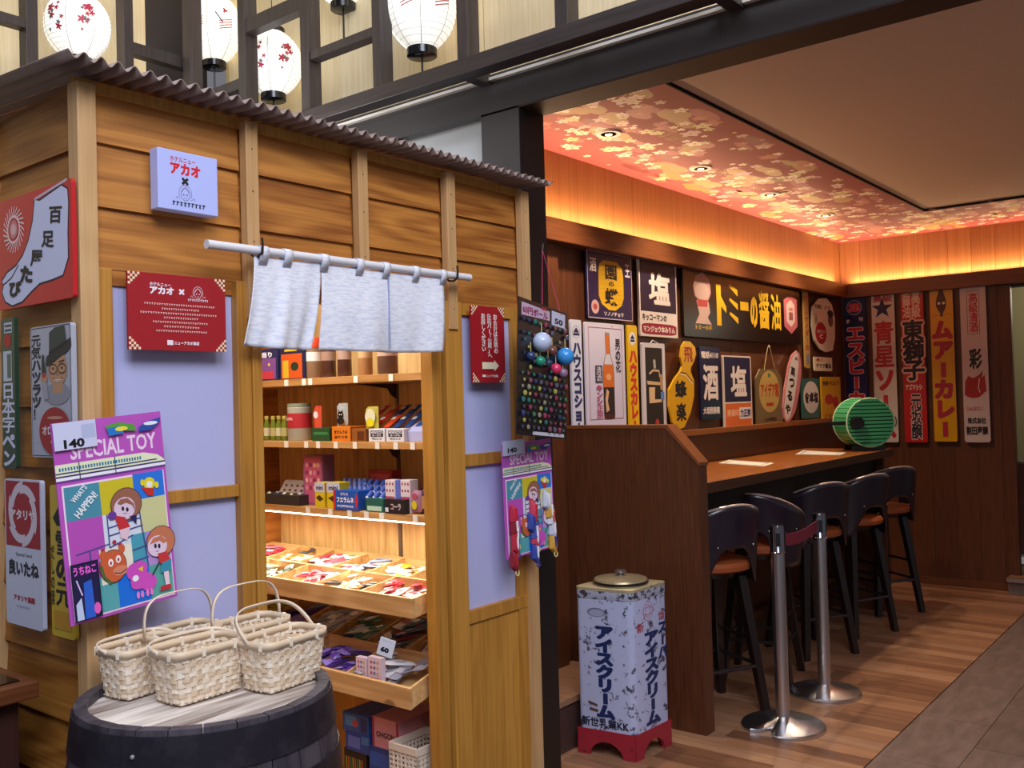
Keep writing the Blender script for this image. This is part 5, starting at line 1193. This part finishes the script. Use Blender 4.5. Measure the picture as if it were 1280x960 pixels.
jar('snack_jar', 'clear jar of dark sticks, rightmost on the top shelf', 487, .036, .152, S1, C('#a88a68'), mat('stick_jar', '#6a4a3c', .3), C('#c8a890'))
# second shelf
for i, px in enumerate((327, 334, 342, 349, 356)):
    X = SF + .03 + (i % 2) * .012; y = yx(px, X); t = thing('drink_bottle', 'small green capped bottles in a row at the left of the middle shelf', 'bottle', (X, y, S2), 'small green drink bottles')
    MB().lathe((X, y, S2), [(.011, .0005), (.0125, .004), (.0125, .060), (.008, .075), (.0065, .085)], mat('green_bottle', '#6a7424', .15, spec=.8), 14).build('body', t, smooth=True)
    MB().lathe((X, y, S2), [(.0085, .082), (.0088, .084), (.0088, .096), (.0001, .097)], C('#b8a850'), 14).build('cap', t, smooth=True)
    MB().lathe((X, y, S2), [(.0128, .018), (.0128, .05)], C('#c8c098' if i % 2 else '#b0a468'), 14).build('label', t, smooth=True)
X = SF + .06; y = yx(375, X)
t = thing('plastic_tub', 'clear plastic tub of snacks with red label on the middle shelf', 'tub', (X, y, S2))
MB().lathe((X, y, S2), [(.044, .0005), (.046, .004), (.046, .125), (.042, .130)], mat('clear_tub', '#a8a494', .2), 28).build('body', t, smooth=True)
MB().lathe((X, y, S2), [(.0465, .048), (.0465, .105)], C('#b02830'), 28).build('label', t, smooth=True); MB().lathe((X, y, S2), [(.043, .128), (.045, .130), (.045, .142), (.0001, .143)], C('#8a9078'), 28).build('lid', t, smooth=True)
sh = Sheet(V((X - .0475, y + .022, S2 + .10)), (0, -1, 0), (0, 0, 1), .044, .045); sh.text('よっちゃん', .1, .2, .9, .5, '#f0e0d8', .04); sh.build('print', t)
def packet(name, label, cat, c, u, v, w, h, col, draw=None, group=None, fat=.010, puff=True):
    u, v = V(u).normalized(), V(v).normalized(); n = u.cross(v).normalized(); c = V(c)
    def fn(sd_):
        def g(a, b):
            k = (sin(pi * a) * sin(pi * b)) ** .5 if puff else 1; e = .012 * sin(a * 40) * h * (1 if b in (0, 1) else 0)
            return c + u * ((a - .5) * w) + v * ((b - .5) * h + e) + n * (sd_ * fat * k)
        return g
    mb = MB(); mt = C(col, .3) if isinstance(col, str) else col; mb.grid(fn(1), 6, 8, mt); mb.grid(fn(-1), 6, 8, mt)
    o = mb.build(name, None, loc=c, smooth=True); tag(o, label, cat, group)
    if draw:
        sh = Sheet(c - u * w / 2 + v * h / 2 + n * (fat * 1.02), u, v, w, h); draw(sh); sh.build('print', o)
    return o
Uy, Uz = (0, -1, 0), V((0, 0, 1))
packet('snack_bag', 'white and red snack bag behind the tub on the middle shelf', 'packet', (SF + .06, yx(398, SF + .06), S2 + .075), Uy, Uz, .045, .11, '#d85038', lambda s_: s_.ell(.5, .3, .3, .12, '#e8e0e0'))
boxitem('snack_box', 'dark green snack box on the middle shelf', 'box', 390, 412, 535, S2, .07, '#1c4a28', lambda s_: s_.rect(.1, .3, .9, .5, '#3a8048'))
boxitem('snack_box', 'orange snack box under the black cat bag', 'box', 415, 438, 533, S2, .08, '#d87820', lambda s_: (s_.text('まけんぐみ', .15, .25, .85, .5, '#4a2010', .04), s_.text('当りつき', .15, .6, .85, .82, '#4a2010', .04)))
packet('snack_bag', 'grey snack bag with black cat standing in the orange box', 'packet', (SF + .05, yx(429, SF + .05), S2 + .095), Uy, Uz, .060, .085, '#a8b0b0', lambda s_: (s_.ell(.5, .5, .26, .16, '#101010'), s_.poly([(.3, .42), (.34, .26), (.44, .40)], '#101010'), s_.poly([(.56, .40), (.66, .26), (.7, .42)], '#101010'), s_.ell(.42, .48, .05, .03, '#e0e0d0', 8), s_.ell(.58, .48, .05, .03, '#e0e0d0', 8), s_.ell(.5, .75, .34, .16, '#181414')))
boxitem('snack_box', 'brown carton beside the orange snack box', 'box', 440, 457, 536, S2, .08, '#8a5220', lambda s_: s_.rect(.4, .2, .9, .9, '#5a2c14'))
packet('snack_bag', 'yellow round-faced snack bag on the middle shelf', 'packet', (SF + .05, yx(466, SF + .05), S2 + .080), Uy, Uz, .066, .085, '#b8b048', lambda s_: (s_.ell(.5, .42, .40, .34, '#d8d8b8'), s_.ell(.5, .66, .3, .18, '#e0d020')))
for i, (a, b, lab) in enumerate(((461, 481, 'white box with black label, left of the pair on the middle shelf'), (483, 505, 'white box with black label, right of the pair on the middle shelf'))):
    boxitem('label_box', lab, 'box', a, b, 536, S2, .07, '#d8d8e0', lambda s_: (s_.rect(.12, .14, .9, .62, '#181820'), s_.text('MOROCCO', .16, .18, .86, .38, '#e0e0e8', .05), s_.text('ヨーグル', .22, .42, .8, .58, '#e0e0e8', .04), s_.text('モロッコ', .2, .70, .8, .85, '#20202c', .04)))
X = SF + .03; ya, yb_ = yx(506, X), yx(538, X)
o = MB().prism([V((X, ya, S2 + .001)), V((X, ya, S2 + .035)), V((X + .16, ya, S2 + .105)), V((X + .16, ya, S2 + .001))], (0, yb_ - ya, 0), C('#b0b4e0')).build('display_box', None, loc=(X + .08, (ya + yb_) / 2, S2)); tag(o, 'long pale sloping display box at the right end of the middle shelf', 'box')
for i, (px, c_) in enumerate(((478, '#c03020'), (492, '#c8401c'), (504, '#1c3a78'), (518, '#1c4080'), (531, '#24488c'))):
    for j in range(2):
        X2 = SF + .10 + j * .07; y = yx(px, X2); packet('snack_stick', ('red and orange' if i < 2 else 'blue') + ' foil snack packs sloping on the middle shelf', 'packet', (X2, y, S2 + .070 + j * .035), Uy, V((.85, 0, .5)), .030, .085, c_, lambda s_: s_.rect(.2, .3, .8, .5, '#d8d0c8'), group=('red foil packs' if i < 2 else 'blue foil packs'), fat=.006)
# third shelf
X = SF + .05
o = MB().prism([V((X, yx(340, X), S3 + .001)), V((X + .05, yx(343, X), S3 + .085)), V((X + .07, yx(343, X), S3 + .085)), V((X + .09, yx(340, X), S3 + .001))], (0, yx(377, X) - yx(340, X), 0), C('#a89890')).build('display_card', None, loc=(X, yx(358, X), S3)); tag(o, 'tilted pale card with rows of dark dots on the lower shelf', 'card')
sh = Sheet(V((X + .05 - .002, yx(343, X), S3 + .087)), Uy, V((-.05, 0, .085)) * -1 if False else V((.05, 0, .085)), yx(343, X) - yx(375, X), .098)
for i in range(4):
    for j in range(4): sh.ell(.14 + i * .22, .25 + j * .2, .05, .05, '#5a2c38', 10); sh.l -= .85
sh.build('print', o)
o = boxitem('tin_tray', 'low dark tray of small silver candies on the lower shelf', 'tray', 322, 372, 618, S3, .07, '#2c2a2a', dx=.004)
for i in range(10):
    y = yx(326 + i * 4.6, SF + .02); MB().ball((SF + .02 + (i % 2) * .02, y, zx(345, 617, SF + .02)), .008, .008, .006, C(('#c8c8d0', '#404858', '#d8d0a0')[i % 3], .2), 8, 5).build('candy', o, smooth=True)
def d3(sh): sh.rect(.08, .06, .92, .95, '#c0587c'); sh.ell(.75, .2, .14, .04, '#c8a838'); [sh.ell(.2 + .2 * (i % 4), .2 + .15 * (i // 4), .07, .05, ('#d890a8', '#8a2c50', '#e0b8a0')[i % 3], 8) for i in range(16)]
boxitem('candy_box', 'tall pink candy box standing on the lower shelf', 'box', 378, 402, 569, S3, .06, '#8a5478', d3, dx=.05)
for i, (a, b, w_) in enumerate(((392, 404, 'left'), (407, 423, 'right'))):
    boxitem('candy_box', 'small yellow box with white top label, %s of two on the lower shelf' % w_, 'box', a, b, 603, S3, .05, '#d0b820', lambda s_: (s_.rect(.0, .0, 1, .38, '#c0c4dc'), s_.text('mini', .15, .12, .85, .30, '#202028', .04), s_.poly([(.1, .6), (.5, .5), (.9, .65), (.5, .75)], '#403020')), dx=.006)
boxitem('candy_box', 'bright blue whistle candy box with red sides on the lower shelf', 'box', 415, 446, 613, S3, .06, '#1450a8', lambda s_: (s_.rect(0, 0, .08, 1, '#c02830'), s_.text('コリス', .3, .12, .6, .26, '#e8e8f0', .03), s_.text('フエラムネ', .14, .34, .82, .62, '#f0f0f8', .06), s_.text('POPPING', .16, .74, .8, .86, '#e0e0f0', .03), s_.poly([(.86, .5), (.93, .1), (1, .5), (.93, .9)], '#c02838')), dx=-.004)
for r_ in range(3):
    for i in range(5):
        X2 = SF + .05 + r_ * .025; y = yx(428 + i * 6.2, X2)
        o = MB().tube([(X2, y, S3 + .048 + r_ * .006), (X2 + .01, y, S3 + .078 + r_ * .012)], .0085, C('#6a78b8' if i < 3 else '#7080c0'), 10).build('roll_candy', None, loc=(X2, y, S3), smooth=True); tag(o, 'blue paper candy rolls standing in rows behind the blue box', 'candy', 'blue candy rolls')
for r_ in range(3):
    for i in range(4):
        X2 = SF + .04 + r_ * .03; y = yx(452 + i * 8.4, X2)
        o = MB().tube([(X2 - .01, y, S3 + .045 + r_ * .016), (X2 + .012, y, S3 + .062 + r_ * .018)], .010, C('#3a58b0'), 10).build('candy_tube', None, loc=(X2, y, S3), smooth=True); tag(o, 'blue candy tubes with white caps stacked in steps', 'candy', 'blue candy tubes'); p = V((X2 - .0115, y, S3 + .0445 + r_ * .016)); MB().ball(p, .006, .0085, .0085, C('#d0d4e4'), 10, 6).build('cap', o, smooth=True)
boxitem('candy_box', 'red box behind the blue candy tubes', 'box', 459, 488, 588, S3, .05, '#98202c', lambda s_: s_.rect(.1, .1, .9, .3, '#c05058'), dx=.14)
for a, b, w_ in ((480, 492, 'left'), (499, 511, 'right')):
    boxitem('milk_carton', 'white and pink dotted carton, %s of two on the lower shelf' % w_, 'carton', a, b, 600, S3, .04, '#d8c8cc', lambda s_: ([s_.ell(.2 + .3 * (i % 3), .12 + .2 * (i // 3), .08, .045, '#8a3048', 8) for i in range(12) if i // 3 != 2], s_.rect(.05, .50, .95, .64, '#b04068')), dx=.02)
boxitem('candy_box', 'blue dotted carton between the two pink ones', 'carton', 493, 498.5, 600, S3, .04, '#5868b8', dx=.024)
boxitem('gum_tray', 'green gum tray at the front of the lower shelf', 'tray', 455, 477, 623, S3, .05, '#1c5a50', lambda s_: s_.rect(.1, .55, .9, .9, '#b0d0b8'), dx=-.0)
boxitem('candy_box', 'black candy box with grey lettering at the front of the lower shelf', 'box', 479, 504, 624, S3, .05, '#1c1a20', lambda s_: (s_.text('コーラ', .3, .3, .8, .75, '#b8a8a8', .05), s_.rect(.02, .6, .18, .9, '#d0d0d8')), dx=-.002)
packet('snack_bag', 'yellow and pink candy bag at the right end of the lower shelf', 'packet', (SF + .03, yx(519, SF + .03), S3 + .042), Uy, Uz, .05, .075, '#a87890', lambda s_: (s_.ell(.45, .65, .25, .2, '#d8c028'), s_.ell(.5, .25, .25, .14, '#b05060')))
packet('snack_bag', 'purple glossy candy bag beside the door post on the lower shelf', 'packet', (SF + .04, yx(533, SF + .04), S3 + .045), Uy, Uz, .06, .085, '#6a4a68', lambda s_: s_.rect(.2, .3, .5, .8, '#b88a50'))

# trays of wrapped sweets
def tray(label, y0, y1, xf, xb, zf, zb, front_h, ncomp, cols, seed, grp, dens):
    t = thing('candy_tray', label, 'tray', ((xf + xb) / 2, (y0 + y1) / 2, zf - front_h)); r = random.Random(seed)
    def zl(x): return zf + (zb - zf) * (x - xf) / (xb - xf)
    def slab(nm, xa, xb_, ya, yb, h0): 
        return MB().add([(xa, ya, zl(xa) - h0), (xb_, ya, zl(xb_) - h0), (xb_, yb, zl(xb_) - h0), (xa, yb, zl(xa) - h0), (xa, ya, zl(xa)), (xb_, ya, zl(xb_)), (xb_, yb, zl(xb_)), (xa, yb, zl(xa))],
                        [(0, 3, 2, 1), (4, 5, 6, 7), (0, 1, 5, 4), (1, 2, 6, 5), (2, 3, 7, 6), (3, 0, 4, 7)], TRAYW).build(nm, t)
    slab('front_board', xf, xf + .010, y0, y1, front_h); slab('back_board', xb - .010, xb, y0, y1, front_h)
    xm_ = xf + (xb - xf) * .46; slab('middle_board', xm_, xm_ + .008, y0 + .010, y1 - .010, front_h * .85)
    slab('side_board', xf + .010, xb - .010, y0, y0 + .010, front_h); slab('side_board', xf + .010, xb - .010, y1 - .010, y1, front_h)
    fl = MB().add([(xf + .01, y0 + .01, zl(xf) - front_h + .002), (xb - .01, y0 + .01, zl(xb) - front_h + .002), (xb - .01, y1 - .01, zl(xb) - front_h + .002), (xf + .01, y1 - .01, zl(xf) - front_h + .002)], [(0, 1, 2, 3)], TRAYW); fl.build('bottom_board', t, solid=.004)
    for row, (xa, xc) in enumerate(((xf + .010, xm_), (xm_ + .008, xb - .010))):
        nrow = ncomp[row]; w = (y1 - y0 - .02) / nrow
        for i in range(nrow):
            ya = y0 + .01 + i * w
            if i: slab('divider', xa, xc, ya - .003, ya + .003, front_h * .8)
            base = cols[(i + row * 3) % len(cols)]
            lab_ = 'wrapped sweets in the %s, %s row, %s compartment from the door post' % (grp, ('front', 'back')[row], ('first', 'second', 'third', 'fourth', 'fifth', 'sixth')[i])
            for k in range(dens):
                cx, cy = r.uniform(xa + .03, xc - .03), r.uniform(ya + .03, ya + w - .03); cz = zl(cx) - front_h * .45 + k * .0022
                an = r.uniform(-.4, .4) + pi / 2 if dens > 13 else r.uniform(-.9, .9) + pi / 2; u_ = V((cos(an), sin(an), (zb - zf) / (xb - xf) * cos(an) + r.uniform(-.3, .3))); v_ = V((-sin(an), cos(an), r.uniform(-.25, .25)))
                c1, c2 = r.choice(base), r.choice(base)
                packet('wrapped_candy', lab_, 'candy', (cx, cy, cz), u_, v_, r.uniform(.032, .046), r.uniform(.055, .090) * (1.35 if dens > 13 else 1), c1, (lambda s_, c2=c2: s_.rect(.15, .3, .85, .62, c2)), group=lab_, fat=.008)
    return t
RC = [['#b83040', '#c84858', '#e0c8c8', '#d8d0d0'], ['#d8c8b8', '#e0d8d0', '#c87830', '#4a4a50'], ['#c83848', '#b87898', '#e8e0e8'], ['#2a5a40', '#d8d8c0', '#e0d8d0', '#402838'], ['#e0d0c0', '#d89a30', '#d8c8c0'], ['#b84858', '#e0c8b8', '#8a98b8']]
tray('upper pine tray with compartments of bright wrapped sweets under the LED strip', 2.125, 3.34, 2.12, 2.50, .882, .925, .062, (5, 6), RC, 3, 'upper tray', 12)
DC = [['#b8b4bc', '#8c8a98', '#dcd8dc'], ['#5a3a98', '#3a2468', '#8a70c0'], ['#e0c820', '#b8b428', '#e08828'], ['#c02030', '#a02838', '#e0d8d8'], ['#28486c', '#8a3440', '#d0d0d8'], ['#30303c', '#3c7058', '#d8d8e0']]
tray('lower pine tray with darker packs of sweets and a price card', 2.125, 3.34, 2.10, 2.50, .604, .715, .066, (4, 6), DC, 8, 'lower tray', 14)
X = 2.125
for i, (a, b) in enumerate(((445, 458), (460, 476))):
    y1, y0 = P(a, 830, 'X', X).y, P(b, 830, 'X', X).y; zt3 = P((a + b) / 2, 822, 'X', X).z
    o = MB().box(X, X + .02, y0, y1, .560, zt3, C('#d8c0cc')).build('picture_box', None, loc=(X, (y0 + y1) / 2, .56)); tag(o, 'small pink and white picture box in the lower tray, %s of two' % ('left' if i == 0 else 'right'), 'box')
    sh = Sheet(V((X, y1, zt3)), Uy, Uz, y1 - y0, zt3 - .56); [sh.ell(.25 + .25 * (k % 3), .15 + .16 * (k // 3), .09, .05, ('#b84858', '#586a90', '#c8a060')[k % 3], 8) for k in range(9)]; sh.rect(.15, .6, .85, .8, '#b03040'); sh.build('print', o)
pc = D(483, 810, 2.62); u_ = V((.45, -.85, -.30)).normalized(); v_ = V((.12, -.22, 1)); v_ = (v_ - u_ * v_.dot(u_)).normalized()
sh = Sheet(pc - u_ * .024 + v_ * .026, u_, v_, .046, .050); o = plate(sh, 'price_card', 'tilted white price card reading 60 in the lower tray', 'price card', C('#d8d8e4'), .0015, .001)
sh.text('60', .18, .50, .72, .80, '#101014', .07); sh.marks(.15, .12, .8, .2, 5, '#a8b0c8'); finish(sh, o)
# boxes and baskets under the trays
def crate(name, label, pxa, pxb, pyt, X, z0, depth, col, draw=None, cat='box'):
    y1, y0 = P(pxa, pyt, 'X', X).y, P(pxb, pyt, 'X', X).y; zt4 = P((pxa + pxb) / 2, pyt, 'X', X).z
    o = MB().box(X, X + depth, y0, y1, z0, zt4, C(col)).build(name, None, loc=(X + depth / 2, (y0 + y1) / 2, z0), bevel=.002); tag(o, label, cat)
    sh = Sheet(V((X, y1, zt4)), Uy, Uz, y1 - y0, zt4 - z0)
    if draw: draw(sh); sh.build('print', o)
    return o, zt4, y0, y1
o, za, _, _ = crate('toy_crate', 'dark blue printed box under the pink carton', 461, 493, 936, 2.18, .03, .22, '#1c3a78', lambda s_: (s_.rect(.3, .55, .9, .9, '#8890a8'), s_.rect(.05, .05, .9, .2, '#2a50a0')))
crate('pink_carton', 'pink cardboard carton with flap top in the bottom of the stall', 465, 498, 899, 2.18, za + .001, .20, '#c08088', lambda s_: (s_.rect(0, 0, .08, 1, '#8e3048'), s_.rect(.9, 0, 1, 1, '#8e3048'), s_.text('OHGON', .15, .45, .85, .65, '#3a2028', .05)))
o, zb_, _, _ = crate('toy_crate', 'dark multicoloured firework packet box in the bottom of the stall', 430, 458, 938, 2.20, .03, .2, '#241c1c', lambda s_: [s_.line([(.1 + .1 * k, .1), (.15 + .1 * k, .8)], .006, ('#8a9030', '#b05028', '#3a7050')[k % 3]) for k in range(8)])
o, zc_, _, _ = crate('toy_crate', 'lower blue printed toy carton at the left bottom of the stall', 432, 462, 917, 2.19, zb_ + .001, .2, '#24408c', lambda s_: (s_.rect(.1, .2, .6, .8, '#5a6ab0'), s_.rect(.65, .1, .95, .5, '#3a70a0')))
crate('toy_crate', 'upper blue printed toy carton at the left bottom of the stall', 428, 460, 893, 2.19, zc_ + .001, .2, '#2a5090', lambda s_: (s_.rect(.1, .15, .55, .7, '#4a80b0'), s_.ell(.5, .5, .12, .2, '#a84848', 10), s_.rect(.7, .1, .95, .9, '#203468')))
bgm = mat('clear_plastic', '#8c8670', .25)
def pbasket(label, X, y0, y1, z0, z1, depth, col):
    t = thing('plastic_basket', label, 'basket', (X + depth / 2, (y0 + y1) / 2, z0)); mb = MB(); mt = C(col)
    for (p0, du, L_) in ((V((X, y1, 0)), V((0, -1, 0)), y1 - y0), (V((X, y0, 0)), V((1, 0, 0)), depth), (V((X + depth, y0, 0)), V((0, 1, 0)), y1 - y0), (V((X, y1, 0)), V((1, 0, 0)), depth)):
        n_ = int(L_ / .016)
        for i in range(n_ + 1): mb.bar(p0 + du * (L_ * i / n_) + Uz * z0, p0 + du * (L_ * i / n_) + Uz * (z1 - .02), .007, .003, mt, up=(.3, .3, 0))
        z = z0
        while z < z1 - .02: mb.bar(p0 + Uz * z, p0 + du * L_ + Uz * z, .004, .007, mt); z += .016
    mb.build('mesh_wall', t); t.children[0]['kind'] = 'stuff'
    rm = MB()
    for a, b in (((X, y0), (X, y1)), ((X, y0), (X + depth, y0)), ((X + depth, y0), (X + depth, y1)), ((X, y1), (X + depth, y1))): rm.bar((*a, z1 - .01), (*b, z1 - .01), .010, .022, mt)
    rm.build('rim', t); MB().box(X, X + depth, y0, y1, z0, z0 + .004, mt).build('bottom', t)
yA, yB = P(490, 930, 'X', 2.14).y, 2.13
pbasket('cream plastic lattice basket at the bottom right of the stall opening', 2.13, yB, yA, .15, P(510, 932, 'X', 2.14).z, .17, '#d8c8b8')
pbasket('grey white plastic lattice basket behind the cream one', 2.33, 2.13, yA + .0, .15, P(520, 918, 'X', 2.33).z, .17, '#b8b8c4')
Bx('low_box', un, 2.12, 2.56, 2.105, 2.52, .03, .149, PINEY)

# --- dark cabinet at the lower left corner
cb = thing('side_cabinet', 'dark brown cabinet with black glass top at the lower left corner', 'cabinet', (.6, 2.6, 0))
Bx('top_slab', cb, .30, .985, 2.175, 3.0, .862, .900, DARKH, .004)
Bx('glass_top', cb, .33, .955, 2.205, 2.97, .900, .903, mat('black_glass', '#080a0c', .08))
Bx('carcass', cb, .32, .955, 2.215, 2.98, 0, .862, wood('cabinet_wood', '#2a1614', '#43241c', 'Z', .45, bands=.1, knots=False))
